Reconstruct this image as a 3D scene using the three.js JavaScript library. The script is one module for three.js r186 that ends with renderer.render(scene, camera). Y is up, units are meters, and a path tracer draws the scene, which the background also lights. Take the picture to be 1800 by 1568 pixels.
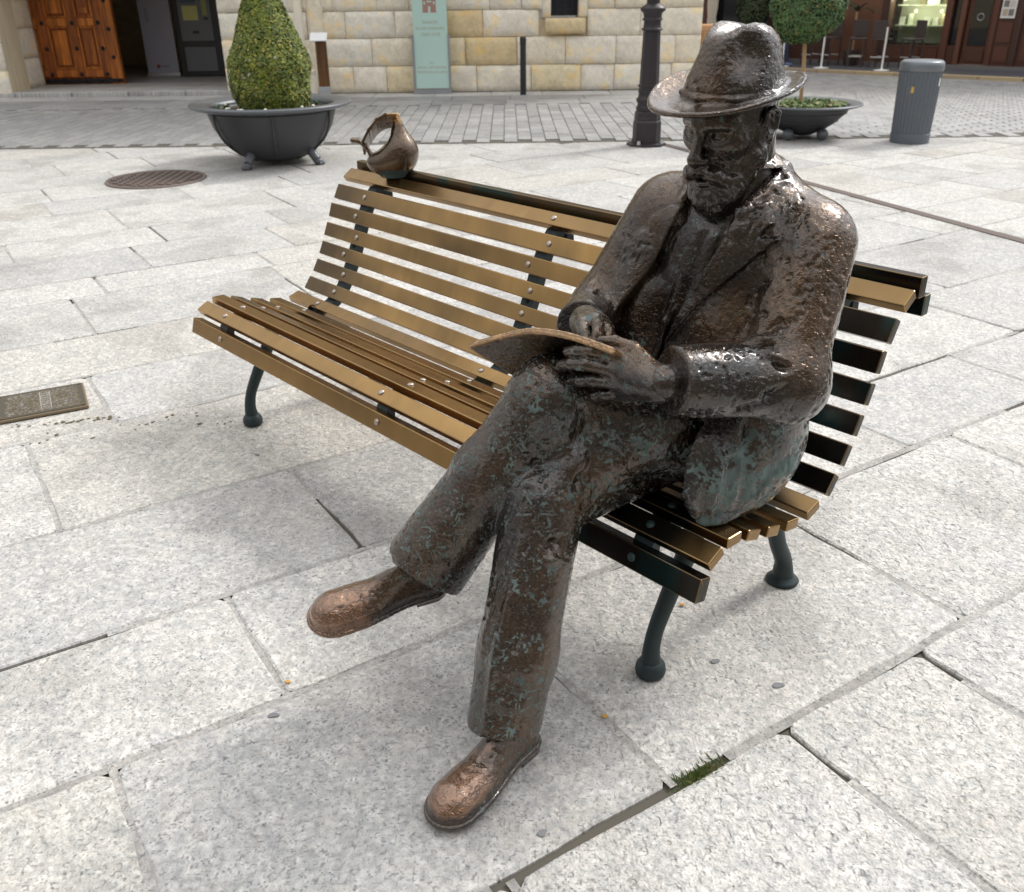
import * as THREE from 'three';
import { mergeGeometries, mergeVertices } from 'three/addons/utils/BufferGeometryUtils.js';
import { RoundedBoxGeometry } from 'three/addons/geometries/RoundedBoxGeometry.js';

// ---------------------------------------------------------------- camera, sky, sun, exposure
const R = Math.PI / 180;
const scene = new THREE.Scene();
const camera = new THREE.PerspectiveCamera(51.94, 1024 / 892, 0.05, 400);
camera.position.set(0, 1.5, 0);
camera.rotation.order = 'YXZ';
camera.rotation.set(-26.574 * R, 0, -0.71 * R);
camera.focus = 2.1; camera.userData.fStop = 7;
scene.add(camera);
const renderer = new THREE.WebGLRenderer({ antialias: true });
renderer.setSize(1024, 892);
renderer.toneMapping = THREE.LinearToneMapping;
renderer.toneMappingExposure = 1.18;
renderer.shadowMap.enabled = true;

function mulberry(seed) { let a = seed >>> 0; return () => { a = (a + 0x6D2B79F5) | 0; let t = Math.imul(a ^ (a >>> 15), 1 | a); t = (t + Math.imul(t ^ (t >>> 7), 61 | t)) ^ t; return ((t ^ (t >>> 14)) >>> 0) / 4294967296; }; }
const rnd = mulberry(7);
const rr = (a, b) => a + (b - a) * rnd();
const clamp = (x, a, b) => x < a ? a : x > b ? b : x;
const mixf = (a, b, t) => a + (b - a) * t;
const sstep = (a, b, x) => { const t = clamp((x - a) / (b - a), 0, 1); return t * t * (3 - 2 * t); };
// value noise in three dimensions
const HS = new Float32Array(65536); { const r = mulberry(99); for (let i = 0; i < 65536; i++) HS[i] = r(); }
function h3(x, y, z) { return HS[(Math.imul(x, 73856093) ^ Math.imul(y, 19349663) ^ Math.imul(z, 83492791)) >>> 3 & 65535]; }
function noise3(x, y, z) {
  const xi = Math.floor(x), yi = Math.floor(y), zi = Math.floor(z); let u = x - xi, v = y - yi, w = z - zi;
  u = u * u * (3 - 2 * u); v = v * v * (3 - 2 * v); w = w * w * (3 - 2 * w);
  const a = h3(xi, yi, zi), b = h3(xi + 1, yi, zi), c = h3(xi, yi + 1, zi), d = h3(xi + 1, yi + 1, zi), e = h3(xi, yi, zi + 1), f = h3(xi + 1, yi, zi + 1), g = h3(xi, yi + 1, zi + 1), h = h3(xi + 1, yi + 1, zi + 1);
  const p = a + (b - a) * u, q = c + (d - c) * u, r = e + (f - e) * u, s = g + (h - g) * u, m = p + (q - p) * v, n = r + (s - r) * v;
  return m + (n - m) * w;
}
const fbm3 = (x, y, z, o = 3) => { let s = 0, a = .5, t = 0; for (let i = 0; i < o; i++) { s += a * noise3(x, y, z); t += a; a *= .5; x = x * 2.03 + 11.1; y = y * 2.03 + 5.7; z = z * 2.03 + 3.3; } return s / t; };
// periodic noise in two dimensions, for textures that tile
function pnoise(x, y, per, seed) {
  const xi = Math.floor(x), yi = Math.floor(y); let u = x - xi, v = y - yi; u = u * u * (3 - 2 * u); v = v * v * (3 - 2 * v);
  const w = (n) => ((n % per) + per) % per;
  const a = h3(w(xi), w(yi), seed), b = h3(w(xi + 1), w(yi), seed), c = h3(w(xi), w(yi + 1), seed), d = h3(w(xi + 1), w(yi + 1), seed);
  return (a + (b - a) * u) * (1 - v) + (c + (d - c) * u) * v;
}
const pfbm = (u, v, per, oct, seed) => { let s = 0, a = .5, t = 0; for (let i = 0; i < oct; i++) { s += a * pnoise(u * per, v * per, per, seed + i); t += a; a *= .5; per *= 2; } return s / t; };
function dataTex(size, fn, srgb, repeat) {
  const d = new Uint8Array(size * size * 4);
  for (let j = 0; j < size; j++) for (let i = 0; i < size; i++) { const c = fn(i / size, j / size, i, j), o = (j * size + i) * 4; d[o] = clamp(c[0], 0, 1) * 255; d[o + 1] = clamp(c[1], 0, 1) * 255; d[o + 2] = clamp(c[2], 0, 1) * 255; d[o + 3] = 255; }
  const t = new THREE.DataTexture(d, size, size, THREE.RGBAFormat); t.wrapS = t.wrapT = THREE.RepeatWrapping; t.magFilter = THREE.LinearFilter; t.minFilter = THREE.LinearMipmapLinearFilter; t.generateMipmaps = true;
  if (srgb) t.colorSpace = THREE.SRGBColorSpace; if (repeat) t.repeat.set(repeat, repeat); t.needsUpdate = true; return t;
}
// overcast sky: an even white-grey layer of cloud, with a bright cap round the hidden sun, added to lift the bronze highlights
const SUN = new THREE.Vector3(.62, .72, -.42).normalize();
{
  const W = 512, H = 256, d = new Float32Array(W * H * 4), v = new THREE.Vector3();
  for (let j = 0; j < H; j++) for (let i = 0; i < W; i++) {
    const th = (j + .5) / H * Math.PI - Math.PI / 2, ph = (i + .5) / W * 2 * Math.PI - Math.PI;
    v.set(Math.cos(th) * Math.cos(ph), Math.sin(th), Math.cos(th) * Math.sin(ph));
    const cl = fbm3(v.x * 2.2 + 4, v.y * 4 + 2, v.z * 2.2 + 9, 4), s = Math.max(0, v.dot(SUN));
    let L = (.36 + 1.0 * Math.max(0, v.y)) * (1 + .6 * (cl - .5)) + 1.0 * Math.pow(s, 5);
    const k = (j * W + i) * 4; d[k] = L * .975; d[k + 1] = L; d[k + 2] = L * 1.035; d[k + 3] = 1;
  }
  const t = new THREE.DataTexture(d, W, H, THREE.RGBAFormat, THREE.FloatType); t.mapping = THREE.EquirectangularReflectionMapping; t.magFilter = THREE.LinearFilter; t.needsUpdate = true;
  scene.background = t; scene.environment = t; scene.backgroundIntensity = 1.0; scene.environmentIntensity = 1.0;
}
const sun = new THREE.DirectionalLight(new THREE.Color(1, .97, .92), 2.1);
sun.position.copy(SUN).multiplyScalar(30); sun.castShadow = true; sun.shadow.radius = 28;
sun.shadow.mapSize.set(2048, 2048);
Object.assign(sun.shadow.camera, { left: -14, right: 14, top: 14, bottom: -14, near: 1, far: 80 });
scene.add(sun, sun.target);

// ---------------------------------------------------------------- helpers
const taken = {};
function numbered(n) { const k = taken[n] = (taken[n] ?? -1) + 1; return k ? n + '_' + String(k).padStart(3, '0') : n; }
function shade(o) { o.traverse(m => { if (m.isMesh) { m.castShadow = m.receiveShadow = true; } }); return o; }
function thing(name, label, category, group) { const o = new THREE.Group(); o.name = numbered(name); o.userData = { label, category }; if (group) o.userData.group = group; scene.add(o); return o; }
function part(parent, name, geo, mat, label) { const m = new THREE.Mesh(geo, mat); m.name = name; m.castShadow = m.receiveShadow = true; if (label) m.userData.label = label; parent.add(m); return m; }
function structure(name, label, category) { const o = thing(name, label, category); o.userData.kind = 'structure'; return o; }
const C = (r, g, b) => new THREE.Color().setRGB(r, g, b);
const mat = (o) => new THREE.MeshStandardMaterial(o);
function gbox(w, h, d, x = 0, y = 0, z = 0, ry = 0) { const g = new THREE.BoxGeometry(w, h, d); if (ry) g.rotateY(ry); g.translate(x, y, z); return g; }
function rbox(w, h, d, r, x = 0, y = 0, z = 0, seg = 2) { const g = new RoundedBoxGeometry(w, h, d, seg, r); g.translate(x, y, z); return g; }
function gcyl(r1, r2, h, n, x = 0, y = 0, z = 0) { const g = new THREE.CylinderGeometry(r1, r2, h, n); g.translate(x, y, z); return g; }
function lathe(pts, n = 48) { return new THREE.LatheGeometry(pts.map(p => new THREE.Vector2(p[0], p[1])), n); }
const prep = g => { const r = g.index ? g.toNonIndexed() : g; for (const k of Object.keys(r.attributes)) if (!['position', 'normal', 'uv'].includes(k)) r.deleteAttribute(k); return r; };
const merge = gs => mergeGeometries(gs.map(prep));
// ---------------------------------------------------------------- ground: soil bed, granite slabs, street setts
const PA = 32.5 * R, pc = Math.cos(PA), ps = Math.sin(PA);           // slab rows run 32.5 degrees off the picture plane
const toW = (a, b) => [a * pc - b * ps, a * ps + b * pc];             // row coordinates -> [x, distance ahead]
const streetY = (x, f) => -.6 * clamp((f - 10.5) / 11.5, 0, 1) * sstep(2.2, 6.5, x); // the side street falls away gently
const graniteMap = dataTex(2048, (u, v) => {
  const g = pnoise(u * 620, v * 620, 620, 3), g2 = pnoise(u * 330, v * 330, 330, 8), g3 = pnoise(u * 190, v * 190, 190, 21), c = pfbm(u, v, 9, 4, 31), st = pfbm(u, v, 5, 5, 51);
  const wu = u + .004 * (c - .5), wv = v + .004 * (st - .5), f1 = pnoise(wu * 410, wv * 410, 410, 12), f2 = pfbm(wu, wv, 110, 3, 91), f3 = pfbm(u, v, 34, 3, 17);
  let L = .795 + .11 * (g - .5) + .13 * (g3 - .5) + .05 * (c - .5) + .24 * (f2 - .5) + .05 * (f3 - .5);
  L -= .26 * sstep(.60, .92, f1 * .6 + f2 * .4) + .10 * sstep(.70, .9, g2); L += .07 * sstep(.38, .2, f2); if (g > .88) L -= .14;
  L -= .06 * sstep(.56, .70, st) * (.5 + g3);
  const w = .010 * (st - .5) + .012 * (f3 - .5) + .016 * (g3 - .5) + .008; return [L + .004 + w * .9, L, L - .006 - w];
}, true);
const graniteBump = dataTex(2048, (u, v) => {
  const a = pfbm(u, v, 46, 3, 61), b = pnoise(u * 210, v * 210, 210, 5), c = pnoise(u * 520, v * 520, 520, 77); let h = .62 + .34 * (a - .5) + .22 * (b - .5) + .16 * (c - .5);
  const p = pnoise(u * 120, v * 120, 120, 14); h -= .40 * sstep(.62, .86, p * .7 + .3 * b); return [h, h, h];
}, false);
const slabMats = [];
for (const [tone, bump] of [[[.82, .815, .80], .0065], [[.74, .738, .73], .005], [[.86, .853, .83], .0095], [[.79, .775, .735], .008], [[.69, .69, .688], .0042], [[.84, .835, .822], .0115]])
  slabMats.push(mat({ color: C(...tone), map: graniteMap, bumpMap: graniteBump, bumpScale: bump, roughness: .82 }));
function slabGeo(poly, yTop = 0, depth = .05, bevel = .006, jit = .0035, step = .11, uvo = [0, 0, 0], tilt = 0) { // poly: [[x,f],...]
  const out = []; const n = poly.length;
  for (let i = 0; i < n; i++) { const p = poly[i], q = poly[(i + 1) % n], L = Math.hypot(q[0] - p[0], q[1] - p[1]), k = Math.max(1, Math.round(L / step)), nx = (q[1] - p[1]) / L, ny = -(q[0] - p[0]) / L; for (let j = 0; j < k; j++) { const t = j / k, o = j === 0 ? 0 : jit * (2 * rnd() - 1); let x = mixf(p[0], q[0], t) + nx * o, y = mixf(p[1], q[1], t) + ny * o; if (j === 0 && jit > 0) { const r = poly[(i + n - 1) % n], d1 = .012 + .012 * rnd(), d2 = .012 + .012 * rnd(), L2 = Math.hypot(r[0] - p[0], r[1] - p[1]); out.push([p[0] + (r[0] - p[0]) / L2 * d2, p[1] + (r[1] - p[1]) / L2 * d2]); x = p[0] + (q[0] - p[0]) / L * d1; y = p[1] + (q[1] - p[1]) / L * d1; } out.push([x, y]); } }
  let cx = 0, cy = 0; for (const p of out) { cx += p[0]; cy += p[1]; } cx /= out.length; cy /= out.length;
  const P = [], U = [], T = [], m = out.length, put = (x, y, f) => { P.push(x, y, -f); const a = uvo[2], u = (x * Math.cos(a) - f * Math.sin(a)) / 2 + uvo[0], v = (x * Math.sin(a) + f * Math.cos(a)) / 2 + uvo[1]; U.push(u, v); };
  const yy = (x, f) => yTop + tilt * (x - cx);
  for (const [x, f] of out) { const d = Math.hypot(x - cx, f - cy), s = 1 - bevel * 1.2 / d; put(cx + (x - cx) * s, yy(x, f), cy + (f - cy) * s); }
  for (const [x, f] of out) put(x, yy(x, f) - bevel * .7, f);
  for (const [x, f] of out) put(x, yy(x, f) - depth, f);
  put(cx, yTop, cy);
  for (let i = 0; i < m; i++) { const j = (i + 1) % m; T.push(3 * m, i, j); T.push(i, m + i, j, j, m + i, m + j, m + i, 2 * m + i, m + j, m + j, 2 * m + i, 2 * m + j); }
  let g = new THREE.BufferGeometry(); g.setAttribute('position', new THREE.Float32BufferAttribute(P, 3)); g.setAttribute('uv', new THREE.Float32BufferAttribute(U, 2)); g.setIndex(T); g = g.toNonIndexed(); g.computeVertexNormals(); return g;
}
const ground = structure('ground', 'dark earth bed under the paving, seen only in open joints', 'ground');
{ const g = new THREE.PlaneGeometry(300, 300, 1, 1); g.rotateX(-Math.PI / 2); const m = part(ground, 'soil', g, mat({ color: C(.055, .047, .038), roughness: 1 })); m.position.y = -1.0; const g2 = new THREE.PlaneGeometry(24, 13.4); g2.rotateX(-Math.PI / 2); const m2 = part(ground, 'soil_bed', g2, mat({ color: C(.10, .088, .07), roughness: 1 })); m2.position.set(0, -.0105, -4.0); }
const EDGE = 10.32; // where the granite plaza meets the street
const clipF = (poly, F0, sign) => { const o = []; for (let i = 0; i < poly.length; i++) { const p = poly[i], q = poly[(i + 1) % poly.length], a = sign * (F0 - p[1]), b = sign * (F0 - q[1]); if (a >= 0) o.push(p); if (a * b < 0) { const t = a / (a - b); o.push([mixf(p[0], q[0], t), mixf(p[1], q[1], t)]); } } return o; };
const paving = structure('plaza_paving', 'pale grey granite slabs of the square laid in staggered rows', 'paving');
const mortarGeos = [];
{
  const rows = [-3.2, -2.6, -1.9, -1.25, -.75, -.32, .30, 1.0, 1.71, 2.2, 2.82, 3.57, 4.15, 4.71, 5.41, 5.8, 6.42, 6.95, 7.75, 8.3, 8.95, 9.5, 10.2, 10.8, 11.5, 12.1, 12.8];
  const known = { '.3': [.62, 1.35, 1.83, 2.6], '1': [-1.0, .05, 1.03, 2.05, 3.0], '1.71': [-.75, .45, 1.7, 2.8], '2.2': [-.2, .87, 1.9, 3.05], '2.82': [-.9, .12, 1.35, 2.3, 3.4], '3.57': [-.4, .44, 1.6, 2.7, 3.6], '4.71': [-.4, .58, 1.7], '5.41': [-.2, .77, 1.75] };
  const inView = (x, f) => { if (f < .75) return false; const w = .62 * (f + .9) + .5; return Math.abs(x) < w; };
  const spots = [];
  for (let i = 0; i + 1 < rows.length; i++) {
    const b0 = rows[i], b1 = rows[i + 1]; let cuts = (known[String(b0).replace(/^0/, '')] || []).slice();
    if (!cuts.length) cuts.push(rr(-.5, .5)); while (cuts[cuts.length - 1] < 14) cuts.push(cuts[cuts.length - 1] + rr(.75, 1.45)); while (cuts[0] > -8) cuts.unshift(cuts[0] - rr(.75, 1.45));
    for (let j = 0; j + 1 < cuts.length; j++) spots.push([cuts[j], cuts[j + 1], b0, b1]);
  }
  let k = 0;
  for (const [a0, a1, b0, b1] of spots) {
    const gw = b0 < 1.8 ? .0085 : .006, cw = .0055;
    let poly = [[a0 + cw, b0 + gw], [a1 - cw, b0 + gw], [a1 - cw, b1 - gw], [a0 + cw, b1 - gw]].map(p => toW(p[0], p[1] + .006 * (rnd() - .5)));
    if (!poly.some(p => inView(...p)) && !inView(...toW((a0 + a1) / 2, (b0 + b1) / 2))) continue;
    poly = clipF(poly, EDGE, 1); if (poly.length < 3) continue;
    let ar = 0; poly.forEach((p, i) => { const q = poly[(i + 1) % poly.length]; ar += p[0] * q[1] - q[0] * p[1]; }); if (Math.abs(ar) < .05) continue;
    const far = poly[0][1] > 5.5, near = toW(a0, b0); const wild = near[1] < 2.6 && near[0] > -.4 ? [0, 2, 3, 5, 2, 5] : [0, 1, 4, 1, 3, 0];
    const m = part(paving, 'slab', slabGeo(poly, rr(-.0014, .0014), .05, .0055, far ? .002 : .0042, far ? .4 : .10, [rnd(), rnd(), Math.floor(rnd() * 4) * Math.PI / 2]), slabMats[wild[Math.floor(rnd() * 6)]]);
    // mortar in the joint along the near side and the left end, with stretches washed out
    const strip = (pa, pb, w, y) => { const L = Math.hypot(pb[0] - pa[0], pb[1] - pa[1]); let s = 0; while (s < L) { const l = rr(.18, .7), e = Math.min(L, s + l); if (rnd() < (near[1] < 4 ? .88 : .7)) { const q0 = [mixf(pa[0], pb[0], s / L), mixf(pa[1], pb[1], s / L)], q1 = [mixf(pa[0], pb[0], e / L), mixf(pa[1], pb[1], e / L)], nx = -(q1[1] - q0[1]) / (e - s) * w, ny = (q1[0] - q0[0]) / (e - s) * w; const h = y + rr(-.001, .0012); mortarGeos.push([[q0[0] - nx, h, -q0[1] + ny], [q1[0] - nx, h, -q1[1] + ny], [q1[0] + nx, h, -q1[1] - ny], [q0[0] + nx, h, -q0[1] - ny]]); } s = e; } };
    if (poly.every(p => p[1] < EDGE - .05)) { { const s0 = b0 === 1.0 && a0 === 1.03 ? 1.18 : a0, s1 = b0 === 1.0 && a0 === .05 ? .58 : a1; strip(toW(s0, b0), toW(s1, b0), gw + .004, -.0022); } strip(toW(a0, b0), toW(a0, b1), cw + .004, -.0030); }
  }
  const P = [], U = []; for (const q of mortarGeos) for (const i of [0, 1, 2, 0, 2, 3]) { P.push(...q[i]); U.push(q[i][0] / 2, q[i][2] / 2); }
  const g = new THREE.BufferGeometry(); g.setAttribute('position', new THREE.Float32BufferAttribute(P, 3)); g.setAttribute('uv', new THREE.Float32BufferAttribute(U, 2)); g.computeVertexNormals();
  const mm = part(paving, 'mortar', g, mat({ color: C(.60, .59, .575), map: graniteMap, roughness: .95, side: THREE.DoubleSide })); mm.userData.kind = 'stuff';
}
// street of small grey setts, darker slabs by the palace, pale kerb slabs against its wall
const settTones = [[.50, .505, .515], [.54, .545, .555], [.455, .465, .48], [.575, .58, .585]].map(c => mat({ color: C(...c), map: graniteMap, roughness: .62 }));
const street = structure('street', 'grey street of small oblong setts beyond the square', 'street');
{
  const bed = new THREE.PlaneGeometry(34, 26, 68, 52); bed.rotateX(-Math.PI / 2); bed.translate(3, 0, -(EDGE + 12.9)); const p = bed.attributes.position; for (let i = 0; i < p.count; i++) p.setY(i, streetY(p.getX(i), -p.getZ(i)) - .018); bed.computeVertexNormals();
  part(street, 'sett_bed', bed, mat({ color: C(.27, .27, .272), roughness: .95 }));
  const many = [[], [], [], []]; let single = 0;
  const box = (w, d) => { const g = new THREE.BoxGeometry(w, .03, d); return g; };
  const shared = settTones.map((_, i) => { const g = rbox(.145, .03, .30, .006, 0, 0, 0, 1); const u = g.attributes.uv, q = g.attributes.position; for (let k = 0; k < u.count; k++) u.setXY(k, q.getX(k) / 2 + i * .3, q.getZ(k) / 2 + i * .17); return g; });
  for (let c = -60; c < 100; c++) {
    const x = c * .153 + .03; if (x < -9.2 || x > 14) continue;
    const off = (c & 1) * .155, far = x > 3.2 ? 27 : 14.05;
    for (let f = EDGE + .16 - off + .1; f < far; f += .308) {
      if (f - .16 < EDGE - .001) continue; if (Math.abs(x) > .6 * (f + 1) + .3) continue;
      const t = (Math.floor(h3(c, Math.round(f * 10), 5) * 3.999)), y = streetY(x, f) - .015 + .0035 * (h3(c, Math.round(f * 10), 9) - .5);
      if (x < -1.4 && x > -6.6 && f < 13.4 && single < 300) { single++; const m = part(street, 'sett', shared[t], settTones[t]); m.position.set(x, y, -f); continue; }
      const g = prep(box(.143, .30)); const u = g.attributes.uv, q = g.attributes.position; for (let k = 0; k < u.count; k++) u.setXY(k, q.getX(k) / 2 + h3(c, Math.round(f * 7), 2), q.getZ(k) / 2 + h3(c, Math.round(f * 7), 4)); g.translate(x, y, -f); many[t].push(g);
    }
  }
  many.forEach((l, i) => { if (l.length) { const m = part(street, 'setts', mergeGeometries(l), settTones[i]); m.userData.kind = 'stuff'; } });
}
const kerbM = [[.50, .505, .51], [.45, .456, .465], [.55, .55, .55]].map(c => mat({ color: C(...c), map: graniteMap, bumpMap: graniteBump, bumpScale: .0015, roughness: .7 }));
const palePavM = [[.76, .76, .75], [.82, .815, .80], [.72, .72, .715]].map(c => mat({ color: C(...c), map: graniteMap, bumpMap: graniteBump, bumpScale: .0015, roughness: .75 }));
const footway = structure('footway', 'band of larger slabs along the foot of the palace', 'pavement');
for (let r = 0; r < 3; r++) { const f0 = 14.08 + r * .58, f1 = f0 + .572; let x = -10 + rr(-.4, .4); while (x < 3.4) { const w = rr(.8, 1.15); if (x + w > -.62 * (f0 + 1) - .5) part(footway, 'slab', slabGeo([[x + .004, f0 + .004], [x + w - .004, f0 + .004], [x + w - .004, f1 - .004], [x + .004, f1 - .004]], rr(-.001, .002), .04, .004, .001, .5, [rnd(), rnd(), 0]), (r === 2 ? palePavM : kerbM)[Math.floor(rnd() * 3)]); x += w; } }
// low step under the palace doorway
for (let x = -8.9; x < -4.3; x += .92) part(footway, 'step_slab', slabGeo([[x + .004, 15.84], [x + .914, 15.84], [x + .914, 17.3], [x + .004, 17.3]], .07, .2, .012, .001, .5, [rnd(), rnd(), 0]), palePavM[Math.floor(rnd() * 3)]);

// ---------------------------------------------------------------- stone palace along the far side of the street
const FW = 15.85;
const stoneTex = dataTex(1024, (u, v) => { const a = pfbm(u, v, 7, 5, 13), b = pfbm(u, v, 40, 3, 19), c = pnoise(u * 300, v * 300, 300, 4); const L = .90 + .16 * (a - .5) + .12 * (b - .5) + .06 * (c - .5), o = .14 * sstep(.56, .76, a + .25 * (b - .5)); return [L + .02, L - .005 - o * .35, L - .05 - o * 1.0]; }, true);
const stoneBump = dataTex(512, (u, v) => { const h = .5 + .7 * (pfbm(u, v, 14, 5, 23) - .5); return [h, h, h]; }, false);
const blockM = [[1, .97, .90], [1, .99, .95], [.98, .93, .82], [.95, .86, .66], [1, .97, .91], [.85, .72, .48]].map(c => mat({ color: C(...c), map: stoneTex, bumpMap: stoneBump, bumpScale: .012, roughness: .92 }));
const palace = thing('stone_palace', 'old palace of cream and ochre ashlar blocks with barred window and tall doorway', 'building');
function roughBlock(w, h, d, rough, seed) { // front face towards +z
  const nx = Math.max(4, Math.round(w / .09)), ny = Math.max(4, Math.round(h / .09)), P = [], U = [], T = [], W = nx + 1;
  const us = rnd(), vs = rnd();
  for (let j = 0; j <= ny; j++) for (let i = 0; i <= nx; i++) { const e = Math.min(i, nx - i, j, ny - j), x = -w / 2 + w * i / nx + (e === 0 ? .004 * (rnd() - .5) : .01 * (rnd() - .5)), y = -h / 2 + h * j / ny + (e === 0 ? .004 * (rnd() - .5) : .01 * (rnd() - .5)); const z = e === 0 ? -.014 - .006 * rnd() : rough * (fbm3(x * 7 + seed, y * 7, seed, 3) - .5); P.push(x, y, z); U.push(x / 1.3 + us, y / 1.3 + vs); }
  for (let j = 0; j < ny; j++) for (let i = 0; i < nx; i++) { const a = j * W + i; T.push(a, a + 1, a + W, a + 1, a + W + 1, a + W); }
  const rim = []; for (let i = 0; i <= nx; i++) rim.push(i); for (let j = 1; j <= ny; j++) rim.push(j * W + nx); for (let i = nx - 1; i >= 0; i--) rim.push(ny * W + i); for (let j = ny - 1; j > 0; j--) rim.push(j * W);
  const s = P.length / 3; for (const r of rim) { P.push(P[r * 3], P[r * 3 + 1], -d); U.push(U[r * 2], U[r * 2 + 1]); } rim.forEach((r, k) => { const q = (k + 1) % rim.length; T.push(r, s + k, rim[q], rim[q], s + k, s + q); });
  const g = new THREE.BufferGeometry(); g.setAttribute('position', new THREE.Float32BufferAttribute(P, 3)); g.setAttribute('uv', new THREE.Float32BufferAttribute(U, 2)); g.setIndex(T); g.computeVertexNormals(); return g;
}
{
  const put = (x0, x1, y0, y1, mi, dz = 0, rough = .03) => { const w = x1 - x0, h = y1 - y0; if (w < .04 || h < .04) return; const m = part(palace, 'stone_block', roughBlock(w - .008, h - .008, .07, rough, rnd() * 50), blockM[mi]); m.position.set((x0 + x1) / 2, (y0 + y1) / 2, -FW + dz + .012); };
  const ys = [0, .40, .81, 1.20, 1.62, 2.05, 2.5];
  for (let r = 0; r + 1 < ys.length; r++) {
    for (const [xa, xb] of [[-11.2, -8.02], [-4.52, 3.08]]) {
      let x = xa; while (x < xb - .01) {
        let w = rr(.42, .95); if (xb - x - w < .3) w = xb - x; const y0 = ys[r], y1 = ys[r + 1]; let x1 = x + w;
        const win = y1 > 1.1 && y0 < 2.1, wl = .56, wr = 1.27; // leave the window and its sill free
        if ((win || (y0 < 1.08 && y1 > .83)) && x < wr && x1 > wl) { if (x < wl - .2) x1 = wl; else { x = wr; continue; } }
        const ochre = rnd(); put(x, x1, y0, y1, ochre < .14 ? 3 : ochre < .2 ? 5 : ochre < .34 ? 2 : [0, 1, 4][Math.floor(rnd() * 3)], rr(-.012, .014), r === 0 ? .10 : .06); x = x1;
      }
    }
  }
  put(.56, 1.27, 0 + .81 - .0, .84, 3); // thin course under the sill
  put(.60, 1.24, .845, 1.075, 5, .07, .02); // sill block, stained ochre
  put(.56, .695, 1.08, 2.1, 2, .01, .02); put(1.125, 1.27, 1.08, 2.1, 2, .01, .02);
  const core = mat({ color: C(.78, .70, .55), roughness: .95, map: stoneTex });
  part(palace, 'wall', merge([gbox(3.2, 8, .6, -9.62, 4, -FW - .36), gbox(5.05, 8, .6, -1.995, 4, -FW - .36), gbox(1.95, 8, .6, 2.1, 4, -FW - .36), gbox(.6, 1.06, .6, .83, .53, -FW - .36), gbox(.6, 6, .6, .83, 5, -FW - .36), gbox(3.5, 5.8, 1.3, -6.27, 5.1, -FW - .72), gbox(.4, 8, 6, 2.87, 4, -FW - 3.7)]), core);
  part(palace, 'roof', gbox(15, .3, 8, -4, 8.15, -FW - 3.6), mat({ color: C(.3, .16, .1), roughness: .9 }));
  // barred window
  const win = part(palace, 'window', gbox(.43, 1.0, .03, .91, 1.6, -FW - .22), mat({ color: C(.03, .035, .045), roughness: .08 }), 'small dark window behind an iron grille');
  const iron = mat({ color: C(.03, .03, .034), roughness: .6, metalness: .4 });
  for (const x of [.80, .915, 1.03]) part(win, 'bar', gbox(.018, 1.0, .018, x, 1.6, -FW - .13), iron);
  for (const y of [1.19, 1.33, 1.47, 1.61, 1.75, 1.89]) part(win, 'bar', gbox(.43, .016, .016, .91, y, -FW - .147), iron);
  // half column with a moulded foot right of the doorway
  const colM = blockM[1]; const sh = part(palace, 'half_column', lathe([[.075, .42], [.07, .5], [.068, 3.4], [0, 3.4]], 20), colM); sh.position.set(-3.26, 0, -FW + .02);
  const ft = part(sh, 'column_foot', lathe([[.2, .0], [.2, .26], [.16, .29], [.175, .33], [.17, .36], [.11, .375], [.10, .40], [.09, .42], [.075, .43]], 24), colM); ft.position.set(0, 0, 0);
  const pl = part(palace, 'pilaster', roughBlock(.24, 3.2, .1, .008, 4), blockM[2]); pl.position.set(-3.0, 1.61, -FW + .04);
  // doorway reveals, ceiling and a dim hall behind
  const hallM = mat({ color: C(.96, .90, .76), roughness: .9, map: stoneTex }), floorM = mat({ color: C(.42, .41, .40), roughness: .45 });
  for (let r = 0; r < 7; r++) { const h = .46, y = r * h + .07; for (const [x, s] of [[-8.02, 1], [-4.52, -1]]) { const b = part(palace, 'jamb_block', roughBlock(1.3, h - .006, .12, .016, r + (s > 0 ? 9 : 0)), blockM[[0, 2, 1, 4, 2, 0, 1][(r + (s > 0 ? 2 : 0)) % 7]]); b.rotation.y = s * Math.PI / 2; b.position.set(x - s * .012, y + h / 2, -FW - .66); } }
  part(palace, 'hall', merge([gbox(.2, 3.6, 4.6, -8.9, 1.8, -19.6), gbox(.2, 3.6, 4.6, -4.1, 1.8, -19.6), gbox(5, 3.6, .2, -6.5, 1.8, -21.9), gbox(5, .2, 6, -6.5, 3.5, -19.2), gbox(.5, 3.4, .2, -8.84, 1.7, -17.4), gbox(.4, 3.4, .2, -4.3, 1.7, -17.0)]), hallM);
  part(palace, 'hall_floor', gbox(4.9, .06, 4.8, -6.5, .045, -19.55), floorM);
  part(palace, 'side_wall_stone', gbox(.12, 3.3, 2.2, -6.68, 1.72, -20.4), hallM);
}
// open leaf of the panelled door
const woodTex = dataTex(1024, (u, v) => { const w = pfbm(u, v * .12, 24, 4, 41), r = pfbm(u, v * .05, 70, 3, 45), k = pfbm(u, v, 5, 3, 47); const t = clamp(.5 + 1.1 * (w - .5) + .7 * (r - .5) + .5 * (k - .5), 0, 1); return [mixf(.47, .86, t), mixf(.26, .53, t), mixf(.10, .20, t)]; }, true);
const woodM = [[1, .95, .85], [1, .92, .72], [.85, .72, .6], [.7, .56, .5]].map(c => mat({ color: C(...c), map: woodTex, roughness: .55 }));
function woodUV(g, s = 1.2) { const p = g.attributes.position, n = g.attributes.normal, u = []; const o = rnd(), q = rnd(); for (let i = 0; i < p.count; i++) { const ax = Math.abs(n.getX(i)) > .7 ? p.getZ(i) : p.getX(i); u.push(ax / s + o, p.getY(i) / s + q); } g.setAttribute('uv', new THREE.Float32BufferAttribute(u, 2)); return g; }
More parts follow.
